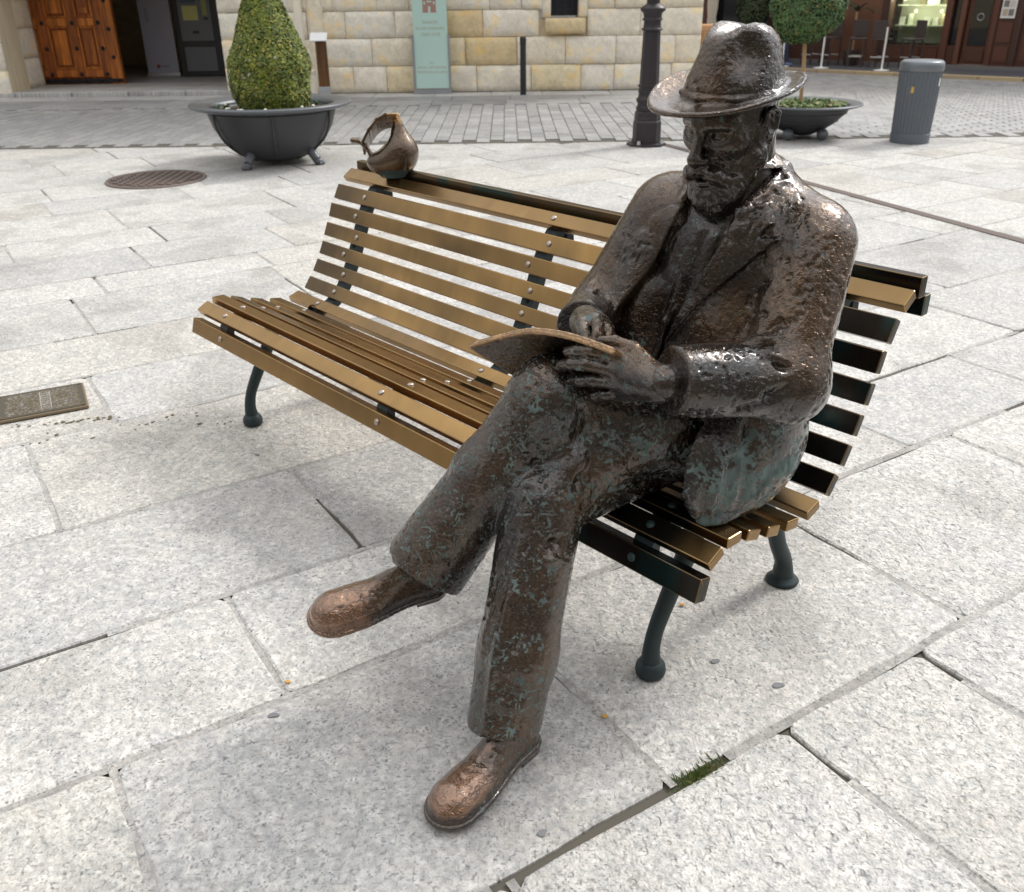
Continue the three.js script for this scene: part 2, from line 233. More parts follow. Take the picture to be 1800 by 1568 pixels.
{
  const d = thing('wooden_door', 'tall panelled wooden door leaf studded with black iron nails', 'door'); d.position.set(-8.62, .07, -17.22);
  const W = 1.93, H = 3.2; const nail = new THREE.SphereGeometry(.034, 12, 8, 0, Math.PI * 2, 0, Math.PI / 2); nail.rotateX(Math.PI / 2); nail.scale(1, 1, .8); const nailM = mat({ color: C(.02, .02, .023), metalness: .5, roughness: .42 });
  part(d, 'backing', woodUV(gbox(W, H, .05, W / 2, H / 2, -.03)), woodM[3]);
  const board = (x0, x1, y0, y1, z, m, name) => part(d, name, woodUV(rbox(x1 - x0 - .004, y1 - y0 - .004, .05, .008, (x0 + x1) / 2, (y0 + y1) / 2, z)), m);
  board(0, .2, 0, H, .02, woodM[0], 'stile'); board(W - .2, W, 0, H, .02, woodM[1], 'stile');
  const cols = [.2, .71, 1.22, 1.73], wS = .13;
  for (let i = 0; i < 4; i++) { const c = cols[i]; const a = i === 0 ? c : i === 3 ? c - wS : c - wS / 2; board(a, a + wS, .12, H, .012, woodM[i % 2 ? 3 : 2], 'stile'); }
  const rows = [.12, .93, 1.74, 2.55]; rows.forEach((y, i) => { for (let k = 0; k < 3; k++) { const a = cols[k] + (k === 0 ? wS : wS / 2), b = cols[k + 1] - (k === 2 ? wS : wS / 2); board(a, b, y, y + .13, .010, woodM[i === 0 ? 2 : 1], 'rail'); const y0 = y + .13, y1 = i < 3 ? rows[i + 1] : H; { board(a, a + .035, y0, y1, .008, woodM[1], 'moulding'); board(b - .035, b, y0, y1, .008, woodM[0], 'moulding'); board(a + .035, b - .035, y0, y0 + .03, .006, woodM[0], 'moulding'); board(a + .035, b - .035, y1 - .03, y1, .006, woodM[1], 'moulding'); } const pw = b - a - .13, ph = y1 - y0 - .12; part(d, 'panel', woodUV(rbox(pw, ph, .05, .02, (a + b) / 2, (y0 + y1) / 2, 0, 1)), woodM[(i * 3 + k) % 3]); } });
  const nails = []; for (const y of [.17, .58, .98, 1.4, 1.8, 2.2, 2.6, 3.0]) for (let i = 0; i < 4; i++) nails.push([i === 0 ? .265 : i === 3 ? 1.665 : cols[i], y, .037]); for (const y of [.42, .86, 1.3, 1.74, 2.2]) { nails.push([.10, y, .045]); nails.push([W - .1, y + .02, .045]); }
  for (const [x, y, z] of nails) part(d, 'nail', nail, nailM).position.set(x, y, z);
  const kp = part(d, 'iron_kick_strip', gbox(W, .065, .012, W / 2, .065, .05), nailM); for (let i = 0; i < 7; i++) part(kp, 'nail', nail, nailM).position.set(.1 + i * .29, .065, .056);
}
{ // roll-up banner in the hall
  const cv = document.createElement('canvas'); cv.width = 256; cv.height = 1024; const c = cv.getContext('2d'); c.fillStyle = '#d8d8de'; c.fillRect(0, 0, 256, 1024); c.fillStyle = '#c0c2cf'; for (let i = 0; i < 3; i++) c.fillRect(40 + i * 3, 60 + i * 200, 26, 120); c.fillStyle = '#b8433c'; c.fillRect(78, 950, 26, 34); c.fillStyle = '#a77'; c.fillRect(110, 962, 70, 8);
  const t = new THREE.CanvasTexture(cv); t.colorSpace = THREE.SRGBColorSpace;
  const b = thing('rollup_banner', 'white roll-up banner standing in the dim doorway', 'banner'); b.position.set(-6.46, .075, -18.6);
  part(b, 'sheet', new THREE.BoxGeometry(.58, 2.0, .006).translate(0, 1.07, 0), mat({ map: t, color: C(.55, .55, .62), roughness: .6 })); part(b, 'foot_case', rbox(.62, .07, .1, .02, 0, .036, 0), mat({ color: C(.7, .7, .72), roughness: .3, metalness: .6 }));  // white sheet tinted grey: the shade of the hall is put into its colour
}
{ // ticket machine
  const k = thing('ticket_machine', 'black and grey self-service machine with a screen inside the doorway', 'machine'); k.position.set(-5.7, .075, -18.75);
  const blk = mat({ color: C(.02, .02, .022), roughness: .4 }), gr = mat({ color: C(.17, .175, .19), roughness: .5 });
  part(k, 'cabinet', rbox(.86, 1.95, .5, .02, 0, .975, -.1), blk); part(k, 'upper_panel', rbox(.6, 1.22, .03, .01, -.02, 1.22, .155), gr); part(k, 'lower_panel', rbox(.58, .42, .03, .01, -.01, .30, .155), gr);
  part(k, 'screen', gbox(.27, .22, .01, -.12, 1.36, .176), mat({ color: C(.05, .09, .12), roughness: .12 })); part(k, 'keypad', gbox(.1, .16, .01, .045, 1.37, .176), blk); part(k, 'notice', gbox(.28, .24, .006, -.1, 1.08, .175), mat({ color: C(.62, .60, .22), roughness: .6 })); part(k, 'price_strip', gbox(.09, .36, .006, .17, 1.22, .175), mat({ color: C(.35, .38, .14), roughness: .6 }));
  part(k, 'coin_slot', gbox(.075, .035, .012, .175, .985, .176), blk); part(k, 'tray', gbox(.12, .05, .014, -.04, .76, .176), blk);
}
{ // timber information post
  const p = thing('information_post', 'weathered timber post with a sloping white plate by the palace wall', 'post'); p.position.set(-2.86, .003, -15.35);
  part(p, 'timber_shaft', woodUV(rbox(.16, .66, .1, .008, 0, .47, 0)), mat({ color: C(.34, .48, .9), map: woodTex, roughness: .8 })); part(p, 'metal_shoe', rbox(.175, .15, .115, .006, 0, .075, 0), mat({ color: C(.5, .52, .55), metalness: .7, roughness: .45 })); const pl = part(p, 'sloping_plate', rbox(.26, .018, .16, .004, 0, 0, 0), mat({ color: C(.86, .86, .86), roughness: .35 })); pl.position.set(-.02, .86, .03); pl.rotation.x = .75;
}
{ // glass name panel
  const cv = document.createElement('canvas'); cv.width = 512; cv.height = 2048; const c = cv.getContext('2d'); c.fillStyle = '#bcd9cf'; c.fillRect(0, 0, 512, 2048);
  c.fillStyle = '#a8857a'; for (const x of [156, 292]) { c.fillRect(x, 700, 64, 220); for (let i = 0; i < 3; i++) c.fillRect(x + i * 24, 672, 16, 30); } c.fillRect(216, 770, 80, 150); c.fillRect(206, 720, 100, 30); c.fillStyle = '#bcd9cf'; c.fillRect(240, 830, 32, 90); c.fillRect(176, 760, 20, 40); c.fillRect(316, 760, 20, 40);
  c.fillStyle = '#9c8b72'; c.textAlign = 'center'; const w = (s, y, px) => { c.font = px + 'px sans-serif'; c.fillText(s, 256, y); };
  w('PALACIO', 1080, 58); w('DE LOS GUZMANES', 1165, 50); w('1560-1572', 1260, 62); w('SEDE', 1670, 30); w('EXCMA. DIPUTACION', 1745, 46); w('PROVINCIAL DE LEON', 1815, 46);
  const t = new THREE.CanvasTexture(cv); t.colorSpace = THREE.SRGBColorSpace;
  const s = thing('name_panel', 'pale green glass panel with brown lettering and a castle emblem in a steel frame', 'sign'); s.position.set(-1.19, .003, -15.62);
  const st = mat({ color: C(.42, .43, .46), metalness: .8, roughness: .35 }), gl = mat({ color: C(.62, .78, .72), roughness: .1 });
  part(s, 'glass', rbox(.53, 1.98, .016, .004, 0, 1.07, 0), gl); const f = new THREE.PlaneGeometry(.53, 1.98); part(s, 'printed_face', f, mat({ map: t, roughness: .12 })).position.set(0, 1.07, .0105);
  part(s, 'side_channel', gbox(.035, .86, .05, -.28, .43, 0), st); part(s, 'side_channel', gbox(.035, .86, .05, .28, .43, 0), st); part(s, 'foot_channel', gbox(.595, .07, .07, 0, .035, .002), st);
}
{ const b = thing('bollard', 'slim black iron bollard in front of the palace wall', 'bollard'); b.position.set(.245, .002, -15.3); const m = mat({ color: C(.03, .031, .034), roughness: .45, metalness: .3 }); part(b, 'shaft', lathe([[.052, 0], [.048, .03], [.046, .7], [0, .7]], 20), m); part(b, 'cap', lathe([[.046, .703], [.05, .715], [.05, .80], [.044, .83], [0, .835]], 20), m); }
{ // street lamp, eight-sided cast iron
  const l = thing('street_lamp', 'cast iron eight-sided lamp post with stacked mouldings on its base plate', 'street lamp'); l.position.set(1.457, 0, -10.08); const m = mat({ color: C(.045, .038, .042), roughness: .42, metalness: .5 });
  const oct = pts => { const g = lathe(pts, 8).toNonIndexed(); g.computeVertexNormals(); g.rotateY(Math.PI / 8 + .2); return g; };
  part(l, 'base_plate', oct([[0, .002], [.21, .002], [.205, .022], [.16, .03], [0, .03]]), m); part(l, 'pedestal', oct([[.148, .03], [.146, .235], [.136, .25], [.138, .27], [.134, .285], [.134, .33], [.118, .345]]), m);
  part(l, 'lower_mouldings', lathe([[.116, .345], [.126, .365], [.116, .39], [.108, .41], [.125, .44], [.128, .46], [.108, .475], [.104, .52], [.112, .53], [.104, .545]], 32), m); part(l, 'shaft', oct([[.102, .545], [.106, .575], [.116, .58], [.116, .592], [.101, .60], [.086, 1.10]]), m);
  part(l, 'upper_mouldings', lathe([[.09, 1.10], [.106, 1.108], [.106, 1.12], [.088, 1.13], [.084, 1.19], [.1, 1.198], [.1, 1.21], [.088, 1.22], [.094, 1.26], [.124, 1.285], [.126, 1.31], [.09, 1.33], [.066, 1.345]], 32), m); part(l, 'upper_pole', lathe([[.066, 1.345], [.05, 2.2], [.04, 3.4], [0, 3.42]], 24), m);
  const lan = part(l, 'lantern', lathe([[.05, 3.42], [.12, 3.5], [.2, 3.95], [.0, 4.0]], 8), mat({ color: C(.7, .7, .68), roughness: .3 })); part(lan, 'lantern_roof', lathe([[.24, 3.96], [.2, 4.05], [.06, 4.2], [0, 4.28]], 8), m);
  for (let i = 0; i < 4; i++) { const a = i * Math.PI / 2 + .6; part(l, 'anchor_bolt', gcyl(.016, .02, .035, 8, Math.cos(a) * .175, .04, Math.sin(a) * .175), mat({ color: C(.55, .55, .54), metalness: .6, roughness: .5 })); }
}
// ---------------------------------------------------------------- planters, foliage
function leafCloud(n, spot, size, seed) { // many small folded leaves; spot() gives a point and an outward direction
  const r = mulberry(seed), P = new Float32Array(n * 18), Cc = new Float32Array(n * 18); let k = 0; const v = new THREE.Vector3(), q = new THREE.Quaternion(), up = new THREE.Vector3(0, 0, 1), a = new THREE.Vector3();
  for (let i = 0; i < n; i++) {
    const [p, d, tone] = spot(r); v.set(d[0] + (r() - .5) * 1.3, d[1] + (r() - .5) * 1.3 + .25, d[2] + (r() - .5) * 1.3).normalize(); q.setFromUnitVectors(up, v); const s = size * (.7 + .7 * r()), t = r() * 6.28, cs = Math.cos(t), sn = Math.sin(t);
    const L = [[0, -1, 0], [.5, 0, .12], [0, 1, 0], [-.5, 0, .12]].map(([x, y, z]) => { a.set((x * cs - y * sn) * s, (x * sn + y * cs) * s, z * s).applyQuaternion(q); return [a.x + p[0], a.y + p[1], a.z + p[2]]; });
    for (const j of [0, 1, 2, 0, 2, 3]) { P.set(L[j], k * 3); Cc.set(tone, k * 3); k++; }
  }
  const g = new THREE.BufferGeometry(); g.setAttribute('position', new THREE.BufferAttribute(P, 3)); g.setAttribute('color', new THREE.BufferAttribute(Cc, 3)); g.computeVertexNormals(); return g;
}
const leafM = mat({ vertexColors: true, roughness: .6, side: THREE.DoubleSide }), soilM = mat({ color: C(.06, .042, .03), roughness: 1 }), barkM = mat({ color: C(.42, .28, .15), roughness: .85 });
const bowlM = mat({ color: C(.058, .060, .064), roughness: .52, metalness: .25 }), rimM = mat({ color: C(.13, .138, .15), roughness: .4, metalness: .35 });
{
  const p = thing('bowl_planter', 'large grey iron bowl planter on paw feet holding a clipped conical bush', 'planter'); p.position.set(-2.26, 0, -9.3);
  part(p, 'bowl', lathe([[0, .03], [.2, .035], [.36, .09], [.47, .19], [.56, .34], [.60, .47], [.605, .50], [.56, .50], [.54, .42], [0, .40]], 72), bowlM); part(p, 'rim', lathe([[.60, .495], [.72, .515], [.755, .53], [.765, .545], [.755, .56], [.72, .562], [.60, .545], [.56, .50], [.60, .495]], 72), rimM);
  for (let i = 0; i < 6; i++) { const a = i * Math.PI / 3 + .30; const rib = []; for (let k = 0; k <= 12; k++) { const t = k / 12, y = mixf(.04, .49, t), r = [.21, .30, .375, .43, .475, .512, .54, .562, .578, .589, .596, .601, .604][k] + .006; rib.push(new THREE.Vector3(Math.cos(a) * r, y, Math.sin(a) * r)); } part(p, 'seam', new THREE.TubeGeometry(new THREE.CatmullRomCurve3(rib), 24, .011, 6), bowlM); }
  for (const a of [1.97, .42, 4.3]) { const c = Math.cos(a), s = Math.sin(a), f = part(p, 'paw_foot', merge([new THREE.TubeGeometry(new THREE.CatmullRomCurve3([V3(c * .33, .17, s * .33), V3(c * .41, .11, s * .41), V3(c * .46, .05, s * .46)]), 10, .042, 10), new THREE.SphereGeometry(.05, 12, 8).scale(1, .72, 1).translate(c * .475, .036, s * .475)]), rimM); for (const o of [-.28, 0, .28]) part(f, 'toe', new THREE.SphereGeometry(.02, 8, 6), rimM).position.set(c * .475 + Math.cos(a + o * 2.2) * .045, .02, s * .475 + Math.sin(a + o * 2.2) * .045); }
  part(p, 'soil', new THREE.CircleGeometry(.57, 40).rotateX(-Math.PI / 2).translate(0, .485, 0), soilM);
  const t = thing('conical_bush', 'dense clipped conical evergreen bush with yellow-green leaves', 'bush'); t.position.set(-2.235, .48, -9.3);
  part(t, 'trunk', lathe([[.035, 0], [.03, .5], [.02, .95], [0, 1.0]], 10), barkM);
  const prof = y => y < .12 ? mixf(.31, .37, y / .12) : y < .42 ? mixf(.37, .385, (y - .12) / .3) : y < 1.12 ? .385 - (y - .42) * .42 : .091 * Math.sqrt(Math.max(0, 1 - ((y - 1.12) / .1) ** 2));
  part(t, 'crown', leafCloud(26000, r => { const y = Math.pow(r(), 1.2) * 1.21, a = r() * 6.283, lump = 1 + .12 * (fbm3(Math.cos(a) * 2.4 + 5, y * 5, Math.sin(a) * 2.4, 3) - .5) * 2, R0 = prof(y) * lump, d = R0 * (1 - .26 * r() * r()), n = noise3(Math.cos(a) * 6, y * 9, Math.sin(a) * 6), k = r(); const yl = k > .80 ? 1 : 0; return [[Math.cos(a) * d, y + .015, Math.sin(a) * d], [Math.cos(a), .35, Math.sin(a)], yl ? [.33 * (.8 + .4 * n), .30 * (.8 + .4 * n), .045] : [.075 + .105 * n, .115 + .11 * n, .022]]; }, .015, 5), leafM);
  for (let i = 0; i < 26; i++) { const a = rnd() * 6.283, r = rr(.43, .54); const fl = thing('bedding_flower', 'small white flower in the soil around the conical bush', 'flower', 'white flowers around the conical bush'); fl.position.set(-2.26 + Math.cos(a) * r, .485, -9.3 + Math.sin(a) * r); const rr0 = rnd(); part(fl, 'leaves', leafCloud(16, q => { const b = q() * 6.28, u = q() * .04; return [[Math.cos(b) * u, .008 + q() * .03, Math.sin(b) * u], [Math.cos(b), .8, Math.sin(b)], [.06, .13, .03]]; }, .016, 60 + i), leafM); if (i % 2 === 0) part(fl, 'blossom', new THREE.SphereGeometry(.017, 7, 5).scale(1, .6, 1).translate(0, .05, 0), mat({ color: C(.85, .85, .72), roughness: .7 })); }
}
{
  const p = thing('bowl_planter', 'grey iron bowl planter on ball feet holding a ball-headed tree', 'planter'); p.position.set(3.2, 0, -10.5);
  part(p, 'bowl', lathe([[0, .03], [.12, .035], [.24, .085], [.36, .17], [.45, .26], [.50, .33], [.46, .335], [0, .29]], 64), bowlM); part(p, 'rim', lathe([[.495, .325], [.58, .335], [.61, .345], [.615, .355], [.60, .365], [.50, .352], [.46, .335], [.495, .325]], 64), rimM);
  for (const [r, y] of [[.375, .185], [.455, .268]]) part(p, 'ring', new THREE.TorusGeometry(r + .002, .006, 6, 64).rotateX(Math.PI / 2).translate(0, y, 0), bowlM);
  for (const a of [1.05, 2.25, 3.6, 5.2]) part(p, 'ball_foot', new THREE.SphereGeometry(.062, 18, 12), rimM).position.set(Math.cos(a) * .32, .062, Math.sin(a) * .32);
  part(p, 'soil', new THREE.CircleGeometry(.47, 36).rotateX(-Math.PI / 2).translate(0, .325, 0), soilM);
  const gc = part(p, 'ground_cover', leafCloud(1600, r => { const a = r() * 6.28, d = Math.sqrt(r()) * .45, k = r(); return [[Math.cos(a) * d, .335 + r() * .035, Math.sin(a) * d], [0, 1, 0], k > .85 ? [.3, .2, .08] : [.07 + .08 * k, .14 + .08 * k, .035]]; }, .022, 15), leafM); gc.userData.kind = 'stuff';
  const t = thing('ball_tree', 'small standard tree with a round clipped head on a thin straight trunk', 'tree'); t.position.set(3.165, .325, -10.5);
  part(t, 'trunk', new THREE.TubeGeometry(new THREE.CatmullRomCurve3([V3(0, 0, 0), V3(-.01, .3, .01), V3(-.03, .62, 0), V3(-.05, .95, 0)]), 20, .021, 10), barkM);
  part(t, 'crown', leafCloud(17000, r => { const u = r() * 2 - 1, a = r() * 6.283, s = Math.sqrt(1 - u * u), d = [Math.cos(a) * s, u, Math.sin(a) * s], lump = .88 + .30 * (fbm3(d[0] * 2.6 + 9, d[1] * 2.6, d[2] * 2.6, 3) - .35), R0 = .40 * lump * (1 - .25 * r() * r()), n = noise3(d[0] * 5, d[1] * 5, d[2] * 5 + 3), k = r(); return [[d[0] * R0 - .05, d[1] * R0 + .985, d[2] * R0], d, k > .9 ? [.22, .19, .05] : [.05 + .07 * n, .10 + .11 * n, .04 + .025 * n]]; }, .017, 25), leafM);
}
function V3(x, y, z) { return new THREE.Vector3(x, y, z); }
{ // fluted litter bin
  const b = thing('litter_bin', 'round grey fluted litter bin with a domed lid', 'litter bin'); b.position.set(4.225, 0, -10.05); const m = mat({ color: C(.13, .145, .165), roughness: .5, metalness: .3 });
  part(b, 'foot_ring', lathe([[.195, 0], [.198, .09], [.19, .10], [0, .10]], 40), m);
  { const P = [], T = [], N = 120; for (let j = 0; j <= 8; j++) { const y = mixf(.10, .70, j / 8), r0 = mixf(.188, .204, j / 8); for (let i = 0; i < N; i++) { const a = i / N * Math.PI * 2, r = r0 + ((i % 4) < 2 ? .0045 : -.0035); P.push(Math.cos(a) * r, y, Math.sin(a) * r); } } for (let j = 0; j < 8; j++) for (let i = 0; i < N; i++) { const a = j * N + i, c = j * N + (i + 1) % N; T.push(a, a + N, c, c, a + N, c + N); } let g = new THREE.BufferGeometry(); g.setAttribute('position', new THREE.Float32BufferAttribute(P, 3)); g.setIndex(T); g = g.toNonIndexed(); g.computeVertexNormals(); part(b, 'fluted_body', g, m); }
  part(b, 'lid', lathe([[.206, .70], [.214, .705], [.216, .755], [.208, .785], [.185, .80], [0, .808]], 48), mat({ color: C(.17, .185, .20), roughness: .4, metalness: .35 }));
  const st = part(b, 'sticker', gbox(.05, .06, .004), mat({ color: C(.55, .36, .08), roughness: .5 })); st.position.set(-.125, .53, .155); st.rotation.y = -.68; const s2 = part(b, 'scratch', gbox(.02, .075, .004), mat({ color: C(.85, .85, .83), roughness: .5 })); s2.position.set(.145, .60, .146); s2.rotation.y = .78;
}
{ // manhole cover
  const h = thing('manhole_cover', 'round rusty brown manhole cover set in the slabs', 'manhole cover'); h.position.set(-3.15, .004, -8.41); const m = mat({ color: C(.19, .15, .13), roughness: .75, metalness: .2 });
  part(h, 'disc', gcyl(.40, .40, .008, 48, 0, 0, 0), mat({ color: C(.10, .068, .055), roughness: .85 })); part(h, 'frame_ring', new THREE.TorusGeometry(.42, .014, 6, 60).rotateX(Math.PI / 2), m); for (let i = -5; i <= 5; i++) for (let j = -5; j <= 5; j++) { const x = i * .07, z = j * .07 ; if (x * x + z * z < .36 ** 2) part(h, 'raised_boss', gbox(.045, .014, .036, x, .009, z), m); }
}
{ // bronze plaque let into the paving
  const cv = document.createElement('canvas'); cv.width = cv.height = 512; const c = cv.getContext('2d'); c.fillStyle = '#57503f'; c.fillRect(0, 0, 512, 512); const r = mulberry(3); for (let i = 0; i < 2600; i++) { c.fillStyle = ['#8e8a80', '#a3a29c', '#5a4523', '#7b6537', '#4b3b20'][Math.floor(r() * 5)]; const x = 40 + r() * 432, y = 40 + r() * 432; c.fillRect(x, y, 4 + r() * 14, 2 + r() * 6); } c.strokeStyle = '#b9b6ac'; c.lineWidth = 5; for (let i = 0; i < 8; i++) c.strokeRect(250, 60 + i * 48, 60, 34);
  const t = new THREE.CanvasTexture(cv); t.colorSpace = THREE.SRGBColorSpace;
  const p = thing('ground_plaque', 'square worn bronze plaque lying in the paving', 'plaque'); p.position.set(-1.915, .009, -3.43); p.rotation.y = 27 * R; part(p, 'plate', rbox(.335, .012, .275, .003, 0, 0, 0), mat({ color: C(.22, .17, .11), roughness: .6, metalness: .4 })); part(p, 'face', new THREE.PlaneGeometry(.32, .26).rotateX(-Math.PI / 2).translate(0, .0085, 0), mat({ map: t, color: C(.8, .8, .85), roughness: .6, metalness: .15 }));
  for (const [x, z] of [[-.15, -.12], [.15, -.12], [-.15, .12], [.15, .12]]) part(p, 'screw', gcyl(.006, .006, .004, 10, x, .009, z), mat({ color: C(.25, .17, .08), metalness: .7, roughness: .4 }));
}
{ // brown stone band crossing the slabs
  const s = structure('stone_band', 'narrow brown stone band running across the slabs', 'paving'); const d = [.3666, -.9304]; const g = new THREE.BoxGeometry(.085, .012, 8.4); const m = part(s, 'band', g, mat({ color: C(.21, .165, .145), map: graniteMap, roughness: .8 })); m.rotation.y = Math.atan2(d[0], -d[1]); const c = [2.547 + d[0] * 1.6, 7.807 + d[1] * 1.6]; m.position.set(c[0], .0, -c[1]); }
// ---------------------------------------------------------------- timber shopfront across the side street, with its terrace
const SK = 1.4, SY = -.6, shopAt = (o, s, dz = 0, y = 0) => { const c = Math.cos(-39.4 * R), n = Math.sin(-39.4 * R); o.position.set(5.654 * SK + s * SK * c + dz * n, SY + y, -20.979 * SK - s * SK * n + dz * c); o.rotation.y = -39.4 * R; return o; };
const mahog = [[.075, .026, .016], [.10, .034, .02], [.055, .021, .015], [.13, .05, .028]].map(c => mat({ color: C(...c), roughness: .45 })), darkGlass = mat({ color: C(.012, .013, .014), roughness: .06 });
{
  const s = thing('timber_shopfront', 'dark mahogany shopfront with a big display window and panelled doors', 'building'); shopAt(s, 0);
  const B = (name, x0, x1, y0, y1, z0, z1, m, parent = s) => part(parent, name, gbox((x1 - x0) * SK, y1 - y0, z1 - z0, (x0 + x1) / 2 * SK, (y0 + y1) / 2, (z0 + z1) / 2), m);
  B('back_wall', -4, 8, 0, 9, -5.4, -5.2, mat({ color: C(.30, .25, .17), roughness: .9 })); B('upper_wall', -4, 8, 3.4, 9, -.6, -.02, mat({ color: C(.45, .33, .24), roughness: .9 })); B('shop_ceiling', -4, 8, 3.2, 3.38, -5.2, -.05, mahog[2]); B('shop_floor', -4, 8, .14, .18, -5.2, -.02, mat({ color: C(.2, .14, .09), roughness: .5 })); B('side_wall', 7.8, 8, 0, 3.2, -5.2, -.6, mahog[2]); B('side_wall', -4, -3.8, 0, 3.2, -5.2, -.6, mahog[2]);
  // openings from left to right: dark entrance, two piers, display window, side light, door, pier with a menu case
  B('pier', -3.6, -1.62, .16, 3.4, -.4, .02, mahog[1]); B('entrance_glass', -1.62, -.22, .16, 3.4, -.5, -.46, darkGlass); B('pier', -.22, .25, .16, 3.4, -.4, .03, mahog[2]); B('pier', .25, 1.2, .16, 3.4, -.35, .0, mahog[0]);
  B('broad_pier', 1.2, 2.14, .16, 3.4, -.4, .05, mat({ color: C(.16, .065, .035), roughness: .5 })); B('pier', 2.14, 2.28, .16, 3.4, -.3, .10, mahog[2]);
  const w = B('display_window', 2.30, 3.30, .62, 3.1, -.10, -.085, new THREE.MeshPhysicalMaterial({ color: C(.8, .86, .82), roughness: .03, transmission: 1, thickness: 0 })); w.userData.label = 'tall clear display window with lit goods inside';
  B('stall_riser', 2.28, 3.32, .16, .60, -.2, .06, mahog[0]); for (const x of [2.33, 2.67, 3.0]) B('riser_panel', x, x + .28, .24, .52, .06, .085, mahog[1]);
  B('pier', 3.32, 3.44, .16, 3.4, -.3, .12, mahog[1]); B('side_light', 3.44, 3.60, .62, 3.1, -.10, -.08, darkGlass); B('riser_panel', 3.44, 3.60, .16, .62, -.1, .05, mahog[0]); B('pier', 3.60, 3.68, .16, 3.4, -.3, .12, mahog[3]);
  const d = B('door', 3.70, 4.16, .17, 3.1, -.12, -.04, mahog[1]); B('door_glass', 3.77, 4.09, .62, 2.6, -.035, -.02, darkGlass, d); B('lower_panel', 3.77, 4.09, .24, .54, -.035, .0, mahog[0], d); part(d, 'handle', new THREE.TorusGeometry(.08, .012, 8, 20), mat({ color: C(.5, .5, .52), metalness: .8, roughness: .3 })).position.set(3.93 * SK, 1.3, .0);
  B('pier', 4.16, 4.24, .16, 3.4, -.3, .12, mahog[1]); B('pier', 4.24, 4.56, .16, 3.4, -.35, .08, mahog[0]); for (const [a, b] of [[.26, .62], [.72, 1.18]]) B('pier_panel', 4.28, 4.52, a, b, .08, .105, mahog[1]); const mc = B('menu_case', 4.28, 4.52, 1.28, 2.2, .08, .12, mat({ color: C(.75, .75, .73), roughness: .4 })); for (let i = 0; i < 4; i++) for (let j = 0; j < 2; j++) B('menu_picture', 4.305 + j * .10, 4.39 + j * .10, 1.34 + i * .2, 1.49 + i * .2, .121, .126, mat({ color: [C(.5, .4, .3), C(.2, .18, .16), C(.6, .55, .5), C(.35, .3, .25)][(i + j) % 4], roughness: .5 }), mc);
  B('pier', 4.56, 4.66, .16, 3.4, -.3, .14, mahog[2]); B('pier', 4.66, 7.8, .16, 3.4, -.35, .06, mahog[0]); B('pier_panel', 4.72, 4.98, .3, 1.1, .06, .085, mahog[1]); B('menu_case', 4.72, 4.96, 1.28, 2.2, .06, .10, mat({ color: C(.72, .72, .7), roughness: .4 }));
  B('sill', -4, 8, 0, .16, -.5, .16, mat({ color: C(.16, .15, .15), roughness: .7 }));
  // shelves with goods and warm lamps in the window
  const cream = mat({ color: C(.62, .66, .56), roughness: .6 }), pale = mat({ color: C(.8, .82, .78), roughness: .5 });
  for (const y of [1.05, 1.55, 2.05]) { B('shelf', 2.32, 3.28, y, y + .03, -.75, -.35, cream); for (let i = 0; i < 6; i++) { const x = 2.38 + i * .155 + rr(-.02, .02); if (rnd() < .75) B('boxed_goods', x, x + rr(.06, .11), y + .031, y + rr(.16, .32), -.62, -.45, [pale, cream, mat({ color: C(.4, .34, .2), roughness: .6 })][i % 3]); } } B('display_back', 2.30, 3.30, .62, 3.1, -.82, -.80, cream);
  for (let i = 0; i < 4; i++) { const x = (2.45 + i * .24) * SK, y = i % 2 ? 1.42 : 1.72; const lamp = part(s, 'window_lamp', new THREE.SphereGeometry(.05, 14, 10), mat({ color: C(.9, .85, .7), emissive: C(1, .86, .6), emissiveIntensity: 1.4 })); lamp.position.set(x, y, -.3); const L = new THREE.PointLight(new THREE.Color(1, .86, .62), .5); L.position.set(x, y, -.3); L.castShadow = true; s.add(L); }
}
{ // terrace platform and its tan kerb
  const t = structure('terrace', 'dark raised terrace along the shopfront with a tan kerb', 'terrace'); shopAt(t, 0); part(t, 'terrace_floor', gbox(14, .13, 2.1, 2 * SK, .005, 1.05), mat({ color: C(.075, .075, .085), roughness: .6 })); for (let i = 0; i < 14; i++) part(t, 'kerb_stone', rbox(.985, .16, .22, .01, -4.2 + i, .0, 2.225), mat({ color: C(.36 + .04 * (i % 3), .28 + .03 * (i % 3), .20), roughness: .8 }));
}
{ // tall wicker bar stools
  const wick = mat({ color: C(.06, .045, .042), roughness: .7 }), bar = mat({ color: C(.6, .6, .6), roughness: .35, metalness: .5 });
  const make = label => { const o = thing('bar_stool', label, 'bar stool', 'bar stools on the shop terrace'); const A = .2; part(o, 'seat', rbox(.40, .05, .40, .015, 0, .70, 0), wick); part(o, 'backrest', rbox(.40, .42, .03, .012, 0, .95, -.19), wick); for (const [x, z] of [[-.18, -.18], [.18, -.18], [-.18, .18], [.18, .18]]) part(o, 'leg', gbox(.032, .69, .032, x, .345, z), wick); part(o, 'foot_bar', gbox(.34, .03, .03, 0, .27, .18), bar); part(o, 'foot_bar', gbox(.34, .03, .03, 0, .27, -.18), bar); return o; };
  const lab = 'tall dark wicker bar stool with a pale foot bar on the shop terrace';
  for (const [s, dz, turn] of [[.30, .6, .3], [1.0, .7, 2.8], [1.35, .6, -.4], [1.95, .85, .2], [2.42, .9, 3.0], [2.95, .7, -.6], [-.25, .8, .5]]) { const o = make(lab); shopAt(o, s, dz, .072); o.rotation.y += turn; }
}
